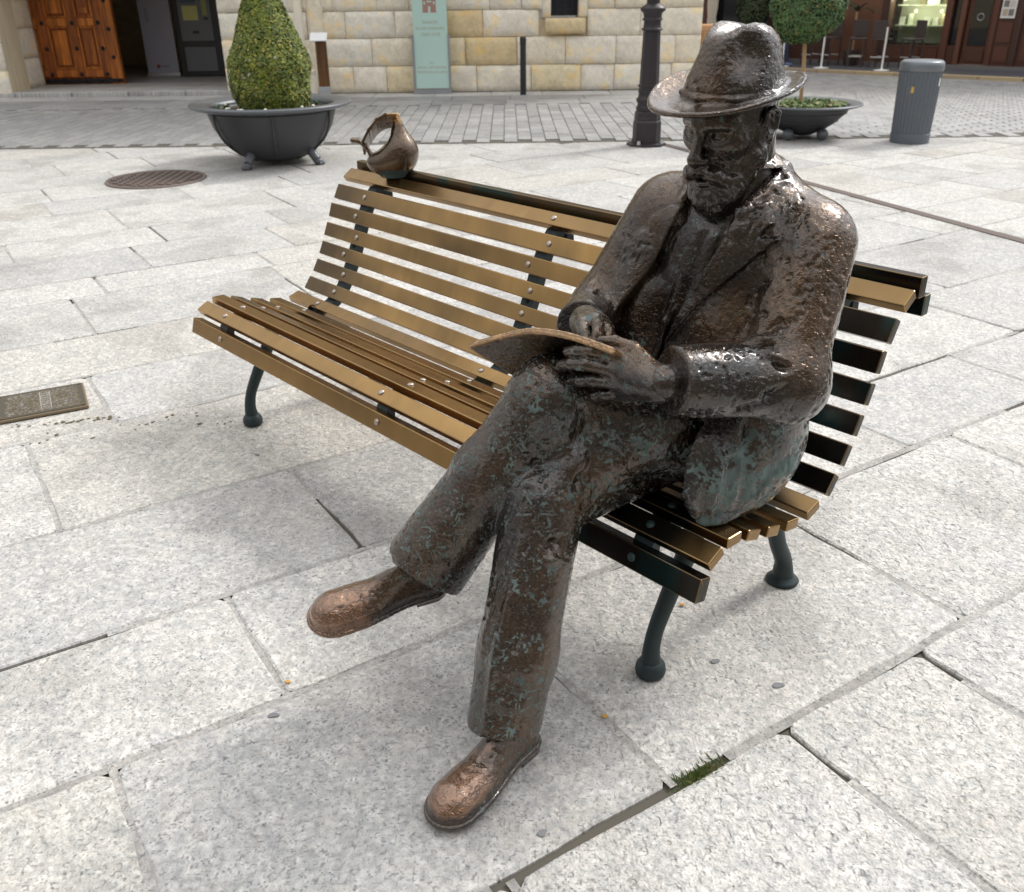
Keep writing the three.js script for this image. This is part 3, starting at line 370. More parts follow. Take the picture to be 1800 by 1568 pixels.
{ // white poles of the terrace windbreak
  for (const s of [.62, 1.42, 2.58]) { const o = thing('white_pole', 'slim white pole on a flat foot along the terrace edge', 'pole', 'white poles along the terrace edge'); shopAt(o, s + .12, 1.75, .072); const m = mat({ color: C(.82, .82, .8), roughness: .4 }); part(o, 'pole', gcyl(.024, .024, 1.0, 14, 0, .53, 0), m); part(o, 'foot', lathe([[0, 0], [.2, 0], [.2, .012], [.05, .03], [.026, .04]], 28), m); }
}
{ // closed cream parasol
  const o = thing('closed_parasol', 'closed cream parasol tied round its pole before a dark entrance', 'parasol'); shopAt(o, -1.05, 1.3, .072); const m = mat({ color: C(.62, .55, .44), roughness: .9 }); part(o, 'pole', gcyl(.025, .025, 3, 12, 0, 1.5, 0), mat({ color: C(.3, .2, .12), roughness: .6 })); part(o, 'foot', rbox(.5, .08, .5, .02, 0, .041, 0), mat({ color: C(.2, .2, .2), roughness: .9 })); const pts = [[.03, .98], [.11, 1.0], [.12, 1.1], [.105, 1.2], [.13, 1.45], [.14, 1.8], [.11, 2.3], [.04, 2.85], [0, 2.9]]; const g = lathe(pts, 36); const p = g.attributes.position; for (let i = 0; i < p.count; i++) { const a = Math.atan2(p.getZ(i), p.getX(i)), k = 1 + .16 * Math.sin(a * 8); p.setX(i, p.getX(i) * k); p.setZ(i, p.getZ(i) * k); } g.computeVertexNormals(); const c = part(o, 'folded_canopy', g, m); part(c, 'tie', new THREE.TorusGeometry(.112, .012, 6, 24).rotateX(Math.PI / 2).translate(0, 1.2, 0), m);
}
{ // sandstone block at the palace corner
  const o = thing('corner_stone', 'low worn sandstone guard stone at the palace corner', 'stone'); o.position.set(3.42, -.1, -16.6); part(o, 'stone', roughBlock(.55, 1.05, .5, .03, 3), mat({ color: C(.55, .33, .2), map: stoneTex, roughness: .9 })).position.set(0, .5, .2);
}
{ // dark potted shrub by the entrance and a palm at the pier
  const o = thing('potted_shrub', 'dark leafy shrub in a square pot beside the shop entrance', 'shrub'); shopAt(o, -.35, .75, .072); part(o, 'pot', rbox(.42, .42, .42, .02, 0, .21, 0), mat({ color: C(.05, .05, .05), roughness: .6 })); part(o, 'stem', gcyl(.025, .03, .5, 8, 0, .66, 0), barkM); part(o, 'foliage', leafCloud(5200, r => { const u = r() * 2 - 1, a = r() * 6.283, s = Math.sqrt(1 - u * u), k = .55 + .45 * Math.cbrt(r()), d = [Math.cos(a) * s, u, Math.sin(a) * s], n = .75 + .5 * noise3(d[0] * 2 + 3, d[1] * 2, d[2] * 2); return [[d[0] * .42 * k * n, 1.45 + d[1] * .75 * k * n, d[2] * .42 * k * n], d, [.03 + .03 * r(), .05 + .03 * r(), .022]]; }, .035, 44), leafM);
  const q = thing('potted_palm', 'small palm with arching dark fronds before the broad brown pier', 'palm'); shopAt(q, 1.75, .45, .072); part(q, 'pot', lathe([[0, 0], [.17, 0], [.22, .4], [.19, .4], [0, .36]], 24), mat({ color: C(.06, .045, .04), roughness: .6 })); part(q, 'stem', gcyl(.03, .045, 1.0, 10, 0, .86, 0), barkM);
  for (let i = 0; i < 11; i++) { const a = i * 2.4, P = [], T = [], N = 14, L = rr(.55, .8), up = rr(.35, .75); for (let k = 0; k <= N; k++) { const t = k / N, x = L * t, y = up * t - .85 * t * t * L, w = .035 * Math.sin(Math.PI * Math.min(1, t * 1.05 + .06)); P.push(x, y, -w, x, y + .012, 0, x, y, w); if (k < N) { const b = k * 3; T.push(b, b + 1, b + 3, b + 1, b + 4, b + 3, b + 1, b + 2, b + 4, b + 2, b + 5, b + 4); } } const g = new THREE.BufferGeometry(); g.setAttribute('position', new THREE.Float32BufferAttribute(P, 3)); g.setIndex(T); g.computeVertexNormals(); const f = part(q, 'frond', g, mat({ color: C(.03, .042, .02), roughness: .6, side: THREE.DoubleSide })); f.position.y = 1.34; f.rotation.y = a; }
}
// ---------------------------------------------------------------- the bench; its axes: x towards the statue's left, z to the front
const BP = new THREE.Vector3(.4315, 0, -1.5965), BY = -47.81 * R, BL = 2.344;
function benchSpace(o) { o.position.copy(BP); o.rotation.y = BY; return o; }
const bronzeM = new THREE.MeshPhysicalMaterial({ vertexColors: true, metalness: .88, roughness: .225, clearcoat: .8, clearcoatRoughness: .13 });
const bronzeBump = dataTex(1024, (u, v) => { const w = .02 * (pfbm(u, v, 8, 3, 7) - .5), a = pfbm(u + w, v - w, 26, 4, 3), b = pnoise((u + w) * 90, v * 60, 90, 33), c = pnoise(u * 200, v * 200, 200, 41); let h = .6 + .5 * (a - .5) + .16 * (c - .5); h -= .5 * sstep(.70, .84, pnoise((u + w) * 60, (v + w) * 60, 60, 55)) + .22 * sstep(.72, .9, b); return [h, h, h]; }, false);
bronzeM.bumpMap = bronzeBump; bronzeM.bumpScale = .003;
const slatM = new THREE.MeshPhysicalMaterial({ vertexColors: true, metalness: .95, roughness: .25, ior: 1.8 });
const crustM = mat({ vertexColors: true, metalness: .0, roughness: .8 });
const castM = mat({ color: C(.028, .042, .044), metalness: .45, roughness: .5 });
// a slat: chamfered section swept along x from -L/2 to L/2, width along local z, thickness along y (top at +t/2)
function slatGeo(L, w, t, colour) {
  const c = .0028, hw = w / 2, ht = t / 2, q = .3 * c;
  const sec = []; // [z, y, isEdge]
  const corner = (sz, sy, a) => { const pts = [[sz * hw, sy * (ht - c), 0], [sz * (hw - q), sy * (ht - q), 1], [sz * (hw - c), sy * ht, 0]]; (a ? pts.reverse() : pts).forEach(p => sec.push(p)); };
  corner(1, 1, false); corner(-1, 1, true); corner(-1, -1, false); corner(1, -1, true);
  const n = sec.length, xs = [-L / 2, -L / 2 + q, -L / 2 + c], N = 110; for (let i = 1; i < N; i++) xs.push(-L / 2 + c + (L - 2 * c) * i / N); xs.push(L / 2 - c, L / 2 - q, L / 2);
  const P = [], Cc = [], T = [], out = [0, 0, 0];
  xs.forEach((x, i) => { const e = Math.min(i, xs.length - 1 - i), ins = e === 0 ? c : e === 1 ? q : 0; sec.forEach(([z, y, ed]) => { P.push(x, y - Math.sign(y) * ins, z - Math.sign(z) * ins); colour(x, y, z, ed || e === 1, out); Cc.push(...out); }); });
  // soft face normals: duplicate nothing, the chamfer carries the turn
  for (let i = 0; i + 1 < xs.length; i++) for (let j = 0; j < n; j++) { const a = i * n + j, b = i * n + (j + 1) % n, d = a + n, e = b + n; T.push(a, d, b, b, d, e); }
  for (const [i, f] of [[0, 1], [xs.length - 1, 0]]) { const s = P.length / 3; let k = i * n; P.push(xs[i], 0, 0); colour(xs[i], 0, 0, 0, out); Cc.push(...out); for (let j = 0; j < n; j++) { const a = k + j, b = k + (j + 1) % n; f ? T.push(s, a, b) : T.push(s, b, a); } }
  let g = new THREE.BufferGeometry(); g.setAttribute('position', new THREE.Float32BufferAttribute(P, 3)); g.setAttribute('color', new THREE.Float32BufferAttribute(Cc, 3)); g.setIndex(T);
  g = g.toNonIndexed(); g.computeVertexNormals();
  return g;
}
// slats: [z, y of the middle of the shown face, width, tilt of the face's normal from straight up towards the front]
const slatSpots = [];
{
  const seg = (zf, yf, zb, yb) => { const z = (zf + zb) / 2, y = (yf + yb) / 2, w = Math.hypot(zf - zb, yf - yb), a = Math.atan2(yb - yf, zf - zb); slatSpots.push([z, y, w, a]); };
  seg(.077, .355, .062, .410);          // front rail
  seg(.043, .437, -.002, .461);
  seg(-.022, .471, -.071, .470);
  seg(-.099, .460, -.146, .443); seg(-.178, .434, -.226, .420); seg(-.258, .414, -.305, .406); seg(-.340, .403, -.388, .419);
  seg(-.415, .424, -.448, .467); seg(-.463, .484, -.490, .530); seg(-.500, .549, -.523, .597); seg(-.531, .618, -.552, .668); seg(-.562, .688, -.580, .740); seg(-.594, .757, -.622, .809);
  seg(-.646, .833, -.689, .862);        // top slat
  seg(-.716, .834, -.716, .886); seg(-.752, .782, -.752, .834);   // two rails behind it
}
const bench = thing('park_bench', 'long bronze slatted bench with bolted slats and curved green-black legs', 'bench'); benchSpace(bench);
{
  slatSpots.forEach(([z, y, w, a], i) => {
    const t = i >= 14 ? .03 : i === 0 ? .036 : .026, seed = i * 7.3;
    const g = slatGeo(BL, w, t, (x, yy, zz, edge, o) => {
      const X = x - BL / 2; // bench x
      const n1 = fbm3(X * 2.3 + seed, seed, zz * 14, 3), n2 = noise3(X * 23 + seed, yy * 40, zz * 60 + seed), n3 = noise3(X * 9 + seed, 3.3, zz * 20);
      // brown, rubbed metal where people sit; dark patina left alone behind and beside the statue
      let rubAndShade = i < 7 ? sstep(-.52, -.72, X + .16 * (n1 - .5)) : sstep(-.34, -.62, X + .3 * (n1 - .5)) * (i > 13 ? .25 : 1);
      if (i > 6 && i < 13) rubAndShade *= 1 - .6 * sstep(-1.95, -2.25, X + .2 * (n1 - .5));
      if (i > 0 && i < 7) rubAndShade = Math.max(rubAndShade, sstep(-.13, -.03, X + .1 * (n3 - .5)) * .75);
      if (i > 6 && i < 13) rubAndShade *= .45 + .75 * n3;  // back slats darkened in colour, standing in for the dimmer surroundings they mirror
      if (i === 13) rubAndShade = Math.max(rubAndShade * .7, .5);
      rubAndShade *= .45 + 1.0 * n1;
      const sc = noise3(X * 60 + seed, yy * 30, zz * 9 + seed), k2 = .80 + .22 * n2 + .2 * sc; o[0] = mixf(.035, .34, rubAndShade) * k2; o[1] = mixf(.032, .205, rubAndShade) * k2; o[2] = mixf(.028, .078, rubAndShade) * k2;
      if (rubAndShade < .25 && n3 > .62) { o[0] = .03; o[1] = .062; o[2] = .062; }
      if (edge) { const we = .35 + .45 * n1; o[0] = mixf(o[0], .48, we); o[1] = mixf(o[1], .31, we); o[2] = mixf(o[2], .14, we); }
    });
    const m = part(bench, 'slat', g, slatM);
    const nz = Math.sin(a), ny = Math.cos(a);
    m.position.set(-BL / 2, y - ny * t / 2, z - nz * t / 2); m.rotation.x = a;
    slatSpots[i].push(t);
  });
  // bolts
  const bolt = new THREE.SphereGeometry(.0105, 14, 8, 0, Math.PI * 2, 0, Math.PI / 2); bolt.scale(1, .55, 1);
  const boltM = mat({ color: C(.42, .36, .31), metalness: .9, roughness: .3 }), boltD = mat({ color: C(.03, .055, .055), metalness: .4, roughness: .55 });
  const fx = [-.18, -1.17, -2.16];
  slatSpots.forEach(([z, y, w, a], i) => { if (i > 13) return; fx.forEach((x, k) => { if (i === 13 && k === 2) return; const j = [0, .03, .05, .02, -.02][(i * 3 + k) % 5] * .8; const m = part(bench, 'bolt', bolt, k === 0 && i < 13 ? boltD : boltM); m.position.set(x + (k ? j : j * .5), y + .0004 * Math.cos(a), z + .0004 * Math.sin(a)); m.rotation.x = a; }); });
  // cast frames under the slats
  const sweep = (pts, wx, th, x0) => { // ribbon through [z,y] points, th measured below them
    const P = [], T = [], n = pts.length;
    pts.forEach(([z, y], i) => { const p = pts[Math.max(0, i - 1)], q = pts[Math.min(n - 1, i + 1)]; let tz = q[0] - p[0], ty = q[1] - p[1]; const l = Math.hypot(tz, ty); tz /= l; ty /= l; const nz = ty, ny = -tz; for (const [s, o] of [[-1, 0], [1, 0], [1, 1], [-1, 1]]) P.push(x0 + s * wx / 2, y - ny * th * o * 1, z - nz * th * o); });
    for (let i = 0; i + 1 < n; i++) for (let j = 0; j < 4; j++) { const a = i * 4 + j, b = i * 4 + (j + 1) % 4; T.push(a, b, a + 4, b, b + 4, a + 4); }
    T.push(0, 2, 1, 0, 3, 2); const e = (n - 1) * 4; T.push(e, e + 1, e + 2, e, e + 2, e + 3);
    let g = new THREE.BufferGeometry(); g.setAttribute('position', new THREE.Float32BufferAttribute(P, 3)); g.setIndex(T); g = g.toNonIndexed(); g.computeVertexNormals(); return g;
  };
  const path = slatSpots.slice(0, 14).map(([z, y, w, a, t]) => [z - Math.sin(a) * (t - .001), y - Math.cos(a) * (t - .001)]);
  path[0] = [path[0][0], path[0][1] - .015]; path.splice(1, 0, [.033, .405]);
  const last = path[path.length - 1]; path.push([-.700, .832], [-.731, .815], [-.735, .77]);
  const dense = new THREE.CatmullRomCurve3(path.map(p => new THREE.Vector3(0, p[1], p[0])), false, 'catmullrom', .4).getPoints(70).map(v => [v.z, v.y]);
  fx.forEach((x, k) => {
    const fr = part(bench, k === 1 ? 'centre_strap' : 'cast_frame', sweep(dense, .052, .03, x), castM);
    // small cast knobs behind the back
    const knob = merge([new THREE.SphereGeometry(.012, 10, 8), new THREE.CylinderGeometry(.007, .007, .03, 8).rotateX(Math.PI / 2).translate(0, 0, .012)]);
    for (const [z, y] of [[-.49, .50], [-.545, .60], [-.585, .70], [-.63, .79]]) part(fr, 'knob', knob, castM).position.set(x, y, z - .03);
    if (k === 1) return;
    const leg = (pts, rs, foot) => {
      const cv = new THREE.CatmullRomCurve3(pts.map(p => new THREE.Vector3(x, p[1], p[0]))), N = 28, Mn = 16, P = [], T = [];
      for (let i = 0; i <= N; i++) { const u = i / N, c = cv.getPoint(u), tg = cv.getTangent(u), b = new THREE.Vector3(1, 0, 0), nn = new THREE.Vector3().crossVectors(tg, b).normalize(), f = u * (rs.length - 1), fi = Math.min(rs.length - 2, Math.floor(f)), r = mixf(rs[fi], rs[fi + 1], f - fi); for (let j = 0; j < Mn; j++) { const t = j / Mn * Math.PI * 2; P.push(c.x + b.x * Math.cos(t) * r, c.y + nn.y * Math.sin(t) * r, c.z + nn.z * Math.sin(t) * r); } }
      for (let i = 0; i < N; i++) for (let j = 0; j < Mn; j++) { const a = i * Mn + j, b = i * Mn + (j + 1) % Mn; T.push(a, a + Mn, b, b, a + Mn, b + Mn); }
      const g = new THREE.BufferGeometry(); g.setAttribute('position', new THREE.Float32BufferAttribute(P, 3)); g.setIndex(T); g.computeVertexNormals();
      const m = part(bench, 'leg', g, castM);
      part(m, 'foot', foot, castM);
    };
    const ball = lathe([[0, 0], [.034, 0], [.043, .006], [.046, .018], [.043, .034], [.034, .046], [.022, .054], [0, .056]].map(p => [p[0] * .82, p[1] * .9]), 28); const fb = ball.clone(); fb.translate(x, 0, -.026);
    const pad = lathe([[0, 0], [.05, 0], [.052, .006], [.046, .012], [.032, .022], [.026, .034], [0, .04]], 28); pad.scale(.88, 1, .88); pad.translate(x, 0, -.60);
    leg([[-.026, .03], [-.024, .075], [-.034, .125], [-.064, .185], [-.105, .255], [-.15, .33], [-.165, .40]], [.026, .021, .0195, .021, .023, .026, .028], fb);
    leg([[-.60, .02], [-.592, .07], [-.552, .14], [-.515, .22], [-.45, .30], [-.38, .36], [-.33, .385]], [.03, .024, .0225, .023, .025, .027, .028], pad);
  });
}
// ---------------------------------------------------------------- shapes as distance fields, meshed with surface nets
const V = (x, y, z) => [x, y, z];
const sub = (a, b) => [a[0] - b[0], a[1] - b[1], a[2] - b[2]], add = (a, b) => [a[0] + b[0], a[1] + b[1], a[2] + b[2]], mul = (a, s) => [a[0] * s, a[1] * s, a[2] * s], dot = (a, b) => a[0] * b[0] + a[1] * b[1] + a[2] * b[2];
const cross = (a, b) => [a[1] * b[2] - a[2] * b[1], a[2] * b[0] - a[0] * b[2], a[0] * b[1] - a[1] * b[0]], len = a => Math.hypot(...a), norm = a => mul(a, 1 / len(a)), lerp = (a, b, t) => add(a, mul(sub(b, a), t));
function sdCone(a, b, r1, r2) {
  const bx = b[0] - a[0], by = b[1] - a[1], bz = b[2] - a[2], l2 = bx * bx + by * by + bz * bz, q = r1 - r2, a2 = l2 - q * q, il2 = 1 / l2;
  return (px, py, pz) => {
    const x = px - a[0], y_ = py - a[1], z_ = pz - a[2], y = x * bx + y_ * by + z_ * bz, z = y - l2;
    const ex = x * l2 - bx * y, ey = y_ * l2 - by * y, ez = z_ * l2 - bz * y, x2 = ex * ex + ey * ey + ez * ez, y2 = y * y * l2, z2 = z * z * l2, k = Math.sign(q) * q * q * x2;
    if (Math.sign(z) * a2 * z2 > k) return Math.sqrt(x2 + z2) * il2 - r2;
    if (Math.sign(y) * a2 * y2 < k) return Math.sqrt(x2 + y2) * il2 - r1;
    return (Math.sqrt(x2 * a2 * il2) + y * q) * il2 - r1;
  };
}
function basis(e) { const m = new THREE.Matrix4().makeRotationFromEuler(new THREE.Euler(e[0], e[1], e[2], 'YXZ')).elements; return [[m[0], m[1], m[2]], [m[4], m[5], m[6]], [m[8], m[9], m[10]]]; }
function sdEll(c, r, e) {
  const B = e ? basis(e) : null;
  return (x, y, z) => {
    x -= c[0]; y -= c[1]; z -= c[2];
    if (B) { const a = x * B[0][0] + y * B[0][1] + z * B[0][2], b = x * B[1][0] + y * B[1][1] + z * B[1][2], d = x * B[2][0] + y * B[2][1] + z * B[2][2]; x = a; y = b; z = d; }
    const p = x / r[0], q = y / r[1], s = z / r[2], k0 = Math.sqrt(p * p + q * q + s * s), k1 = Math.sqrt(p * p / (r[0] * r[0]) + q * q / (r[1] * r[1]) + s * s / (r[2] * r[2]));
    return k1 < 1e-9 ? -Math.min(...r) : k0 * (k0 - 1) / k1;
  };
}
function sdBox(c, h, e, r = 0) {
  const B = e ? basis(e) : null;
  return (x, y, z) => {
    x -= c[0]; y -= c[1]; z -= c[2];
    if (B) { const a = x * B[0][0] + y * B[0][1] + z * B[0][2], b = x * B[1][0] + y * B[1][1] + z * B[1][2], d = x * B[2][0] + y * B[2][1] + z * B[2][2]; x = a; y = b; z = d; }
    const qx = Math.abs(x) - h[0] + r, qy = Math.abs(y) - h[1] + r, qz = Math.abs(z) - h[2] + r;
    return Math.hypot(Math.max(qx, 0), Math.max(qy, 0), Math.max(qz, 0)) + Math.min(Math.max(qx, qy, qz), 0) - r;
  };
}
function sdPoly2(pts) { // signed distance to a polygon in two dimensions
  const n = pts.length;
  return (x, y) => {
    let d = 1e9, s = 1;
    for (let i = 0, j = n - 1; i < n; j = i++) {
      const ex = pts[j][0] - pts[i][0], ey = pts[j][1] - pts[i][1], wx = x - pts[i][0], wy = y - pts[i][1], t = clamp((wx * ex + wy * ey) / (ex * ex + ey * ey), 0, 1), bx = wx - ex * t, by = wy - ey * t;
      d = Math.min(d, bx * bx + by * by);
      const c1 = y >= pts[i][1], c2 = y < pts[j][1], c3 = ex * wy > ey * wx; if ((c1 && c2 && c3) || (!c1 && !c2 && !c3)) s = -s;
    }
    return s * Math.sqrt(d);
  };
}
const smin = (a, b, k) => { if (k <= 0) return Math.min(a, b); const h = Math.max(k - Math.abs(a - b), 0) / k; return Math.min(a, b) - h * h * k * .25; };
const smax = (a, b, k) => -smin(-a, -b, k);
class Field { // a list of shapes joined in order
  constructor() { this.ops = []; this.lo = [1e9, 1e9, 1e9]; this.hi = [-1e9, -1e9, -1e9]; }
  grow(p, r) { for (let i = 0; i < 3; i++) { this.lo[i] = Math.min(this.lo[i], p[i] - r); this.hi[i] = Math.max(this.hi[i], p[i] + r); } }
  add(f, k = .01) { this.ops.push([0, f, k]); return this; }
  cut(f, k = .004) { this.ops.push([1, f, k]); return this; }
  keep(f, k = .004) { this.ops.push([2, f, k]); return this; }
  cone(a, b, r1, r2, k) { this.grow(a, r1); this.grow(b, r2); return this.add(sdCone(a, b, r1, r2), k); }
  ell(c, r, k, e) { this.grow(c, Math.max(...r)); return this.add(sdEll(c, r, e), k); }
  ball(c, r, k) { return this.ell(c, [r, r, r], k); }
  chain(pts, rs, k) { for (let i = 0; i + 1 < pts.length; i++) this.cone(pts[i], pts[i + 1], Array.isArray(rs) ? rs[i] : rs, Array.isArray(rs) ? rs[i + 1] : rs, k); return this; }
  at(x, y, z, ops = this.ops) { let d = 1e3; for (const [o, f, k] of ops) { const v = f(x, y, z); d = o === 0 ? smin(d, v, k) : o === 1 ? smax(d, -v, k) : smax(d, v, k); } return d; }
}
function meshField(F, cell, lo = F.lo, hi = F.hi) {
  const pad = cell * 4, o = lo.map(v => v - pad), n = lo.map((v, i) => Math.ceil((hi[i] - v + 2 * pad) / cell / 8) * 8 + 1), [nx, ny, nz] = n;
  const S = new Float32Array(nx * ny * nz).fill(1), I = new Int32Array(nx * ny * nz).fill(-1), act = [], rad = 8 * cell * .87;
  for (let bz = 0; bz + 8 < nz; bz += 8) for (let by = 0; by + 8 < ny; by += 8) for (let bx = 0; bx + 8 < nx; bx += 8) {
    const cx = o[0] + (bx + 4) * cell, cy = o[1] + (by + 4) * cell, cz = o[2] + (bz + 4) * cell;
    let d = 1e3; const vals = F.ops.map(([op, f, k]) => { const v = f(cx, cy, cz); d = op === 0 ? smin(d, v, k) : op === 1 ? smax(d, -v, k) : smax(d, v, k); return v; });
    if (Math.abs(d) > rad + .012) { if (d < 0) for (let z = bz; z <= bz + 8; z++) for (let y = by; y <= by + 8; y++) S.fill(-1, (z * ny + y) * nx + bx, (z * ny + y) * nx + bx + 9); continue; }
    let m = 1e9; F.ops.forEach(([op], i) => { if (op === 0) m = Math.min(m, vals[i]); });
    const ops = F.ops.filter(([op, f, k], i) => op === 0 ? vals[i] < m + 2 * rad + k + .02 : op === 1 ? vals[i] < rad + k + .03 : vals[i] > -rad - k - .03);
    act.push([bx, by, bz, ops]);
  }
  for (const [bx, by, bz, ops] of act) for (let z = bz; z <= bz + 8; z++) for (let y = by; y <= by + 8; y++) for (let x = bx; x <= bx + 8; x++) S[(z * ny + y) * nx + x] = F.at(o[0] + x * cell, o[1] + y * cell, o[2] + z * cell, ops);
  const P = [], T = [], E = [[0, 1], [0, 2], [0, 4], [1, 3], [1, 5], [2, 3], [2, 6], [3, 7], [4, 5], [4, 6], [5, 7], [6, 7]], g = new Float32Array(8), sy = nx, sz = nx * ny;
  for (const [bx, by, bz] of act) for (let z = bz; z < bz + 8; z++) for (let y = by; y < by + 8; y++) for (let x = bx; x < bx + 8; x++) {
    const b = z * sz + y * sy + x; let m = 0;
    for (let c = 0; c < 8; c++) { g[c] = S[b + (c & 1) + (c >> 1 & 1) * sy + (c >> 2) * sz]; if (g[c] < 0) m |= 1 << c; }
    if (m === 0 || m === 255) continue;
    let ax = 0, ay = 0, az = 0, cnt = 0;
    for (const [p, q] of E) { if ((m >> p & 1) === (m >> q & 1)) continue; const t = g[p] / (g[p] - g[q]); ax += mixf(p & 1, q & 1, t); ay += mixf(p >> 1 & 1, q >> 1 & 1, t); az += mixf(p >> 2, q >> 2, t); cnt++; }
    I[b] = P.length / 3; P.push(o[0] + (x + ax / cnt) * cell, o[1] + (y + ay / cnt) * cell, o[2] + (z + az / cnt) * cell);
  }
  const quad = (a, b, c, d, f) => { if (a < 0 || b < 0 || c < 0 || d < 0) return; f ? T.push(a, c, b, a, d, c) : T.push(a, b, c, a, c, d); };
  for (const [bx, by, bz] of act) for (let z = bz; z < bz + 8; z++) for (let y = by; y < by + 8; y++) for (let x = bx; x < bx + 8; x++) {
    const b = z * sz + y * sy + x, s = S[b] < 0;
    if (y > 0 && z > 0 && s !== (S[b + 1] < 0)) quad(I[b], I[b - sy], I[b - sy - sz], I[b - sz], !s);
    if (x > 0 && z > 0 && s !== (S[b + sy] < 0)) quad(I[b], I[b - sz], I[b - 1 - sz], I[b - 1], !s);
    if (x > 0 && y > 0 && s !== (S[b + sz] < 0)) quad(I[b], I[b - 1], I[b - 1 - sy], I[b - sy], !s);
  }
  const geo = new THREE.BufferGeometry(); geo.setAttribute('position', new THREE.Float32BufferAttribute(P, 3)); geo.setIndex(T); geo.computeVertexNormals(); return geo;
}
function displace(geo, fn) { // moves each vertex along its normal
  const p = geo.attributes.position, n = geo.attributes.normal;
  for (let i = 0; i < p.count; i++) { const x = p.getX(i), y = p.getY(i), z = p.getZ(i), a = n.getX(i), b = n.getY(i), c = n.getZ(i), d = fn(x, y, z, a, b, c); p.setXYZ(i, x + a * d, y + b * d, z + c * d); }
  geo.computeVertexNormals(); return geo;
}
function paintBronze(geo, fn) { // vertex colours; faces whose crust value is above zero go to the second material (verdigris)
  const p = geo.attributes.position, n = geo.attributes.normal, N = p.count, col = new Float32Array(N * 3), cr = new Float32Array(N), out = [0, 0, 0, 0];
  for (let i = 0; i < N; i++) { fn(p.getX(i), p.getY(i), p.getZ(i), n.getX(i), n.getY(i), n.getZ(i), out); col[i * 3] = out[0]; col[i * 3 + 1] = out[1]; col[i * 3 + 2] = out[2]; cr[i] = out[3]; }
  geo.setAttribute('color', new THREE.BufferAttribute(col, 3));
  const uv = new Float32Array(N * 2); // by the axis the surface faces most, 0.3 m to a tile
  for (let i = 0; i < N; i++) { const a = Math.abs(n.getX(i)), b = Math.abs(n.getY(i)), c = Math.abs(n.getZ(i)), x = p.getX(i) / .3, y = p.getY(i) / .3, z = p.getZ(i) / .3; uv[i * 2] = a > b && a > c ? z : x; uv[i * 2 + 1] = b > a && b > c ? z : y; }
  geo.setAttribute('uv', new THREE.BufferAttribute(uv, 2));
  const ix = geo.index.array, A = [], B = [];
  for (let i = 0; i < ix.length; i += 3) (cr[ix[i]] + cr[ix[i + 1]] + cr[ix[i + 2]] > 0 ? B : A).push(ix[i], ix[i + 1], ix[i + 2]);
  geo.setIndex(new THREE.BufferAttribute(Uint32Array.from(A.concat(B)), 1)); geo.clearGroups(); geo.addGroup(0, A.length, 0); geo.addGroup(A.length, B.length, 1); return geo;
}
// ---------------------------------------------------------------- the bronze man on the bench (bench axes)
let statueTrousers, statueJacket, statueBody, statueHat, statueShoe, statueBook, headM;
const CELL = .0034;
const statue = thing('bronze_statue', 'life-size bronze statue of a bearded man in a hat seated cross-legged with a sketchbook', 'statue'); benchSpace(statue);
const texNoise = (x, y, z, s) => { const a = noise3(x * s, y * s, z * s), b = noise3(x * s * 2.1 + 7, y * s * 2.1, z * s * 2.1 + 3); return a * .65 + b * .35; };
// worked-clay surface: flats left by the modelling tool, small gouges, a little grain
function clay(x, y, z, amp = 1, gouge = 1) {
  const wx = x + .014 * (noise3(x * 31, y * 31, z * 31) - .5), wy = y + .014 * (noise3(x * 31 + 9, y * 31, z * 31) - .5);
  let d = .0030 * (fbm3(wx * 13, wy * 13, z * 13, 2) - .5) + .0008 * (noise3(wx * 70, wy * 70, z * 70) - .5) + .0010 * (noise3(x * 165, y * 165, z * 165) - .5);
  const m = noise3(x * 11, y * 11 + 5, z * 11), q = noise3(wx * 110 + 20, wy * 70, z * 110);
  d -= .0020 * gouge * sstep(.68, .80, q) * sstep(.35, .65, m);
  return d * amp;
}
// folds of cloth: [from, to, half width, depth (below zero: a ridge)]
function foldBy(list, x, y, z) {
  let d = 0;
  for (const [a, b, w, h] of list) {
    const ex = b[0] - a[0], ey = b[1] - a[1], ez = b[2] - a[2], px = x - a[0], py = y - a[1], pz = z - a[2], t = clamp((px * ex + py * ey + pz * ez) / (ex * ex + ey * ey + ez * ez), 0, 1);
    const q = ((px - ex * t) ** 2 + (py - ey * t) ** 2 + (pz - ez * t) ** 2) / (w * w); if (q < 6) d -= h * Math.exp(-q) * (1 - .75 * Math.abs(2 * t - 1) ** 3);
  }
  return d;
}
// joints
const J = {
  hipL: V(-.105, .565, -.23), kneeL: V(-.355, .735, .15), ankL: V(-.525, .345, .355),
  hipR: V(-.275, .56, -.23), kneeR: V(-.318, .52, .205), ankR: V(-.222, .11, .408),
  shL: V(-.025, 1.045, -.245), elL: V(.015, .805, -.125), wrL: V(-.085, .838, .115),
  shR: V(-.36, 1.06, -.205), elR: V(-.468, .83, -.13), wrR: V(-.385, .852, .02),
  neck: V(-.195, 1.11, -.235), head: V(-.190, 1.268, -.174),
};
const HS_ = .97, headE = [.244, -.05, -.012]; // head scale and turn (pitch down, turned to his right)
const headB = basis(headE);
const H2 = (x, y, z) => add(J.head, add(add(mul(headB[0], x * HS_), mul(headB[1], y * HS_)), mul(headB[2], z * HS_)));
// ---- torso shared by waistcoat and jacket
const torso = new Field();
torso.ell(V(-.19, .93, -.265), [.185, .20, .128], .01, [0, .12, 0]).ell(V(-.19, .74, -.235), [.172, .2, .140], .08).ell(V(-.195, .58, -.245), [.155, .12, .16], .08)
  .cone(V(-.33, 1.062, -.215), V(-.055, 1.047, -.25), .066, .066, .07).cone(V(-.195, 1.03, -.25), V(-.195, 1.135, -.235), .10, .066, .07);
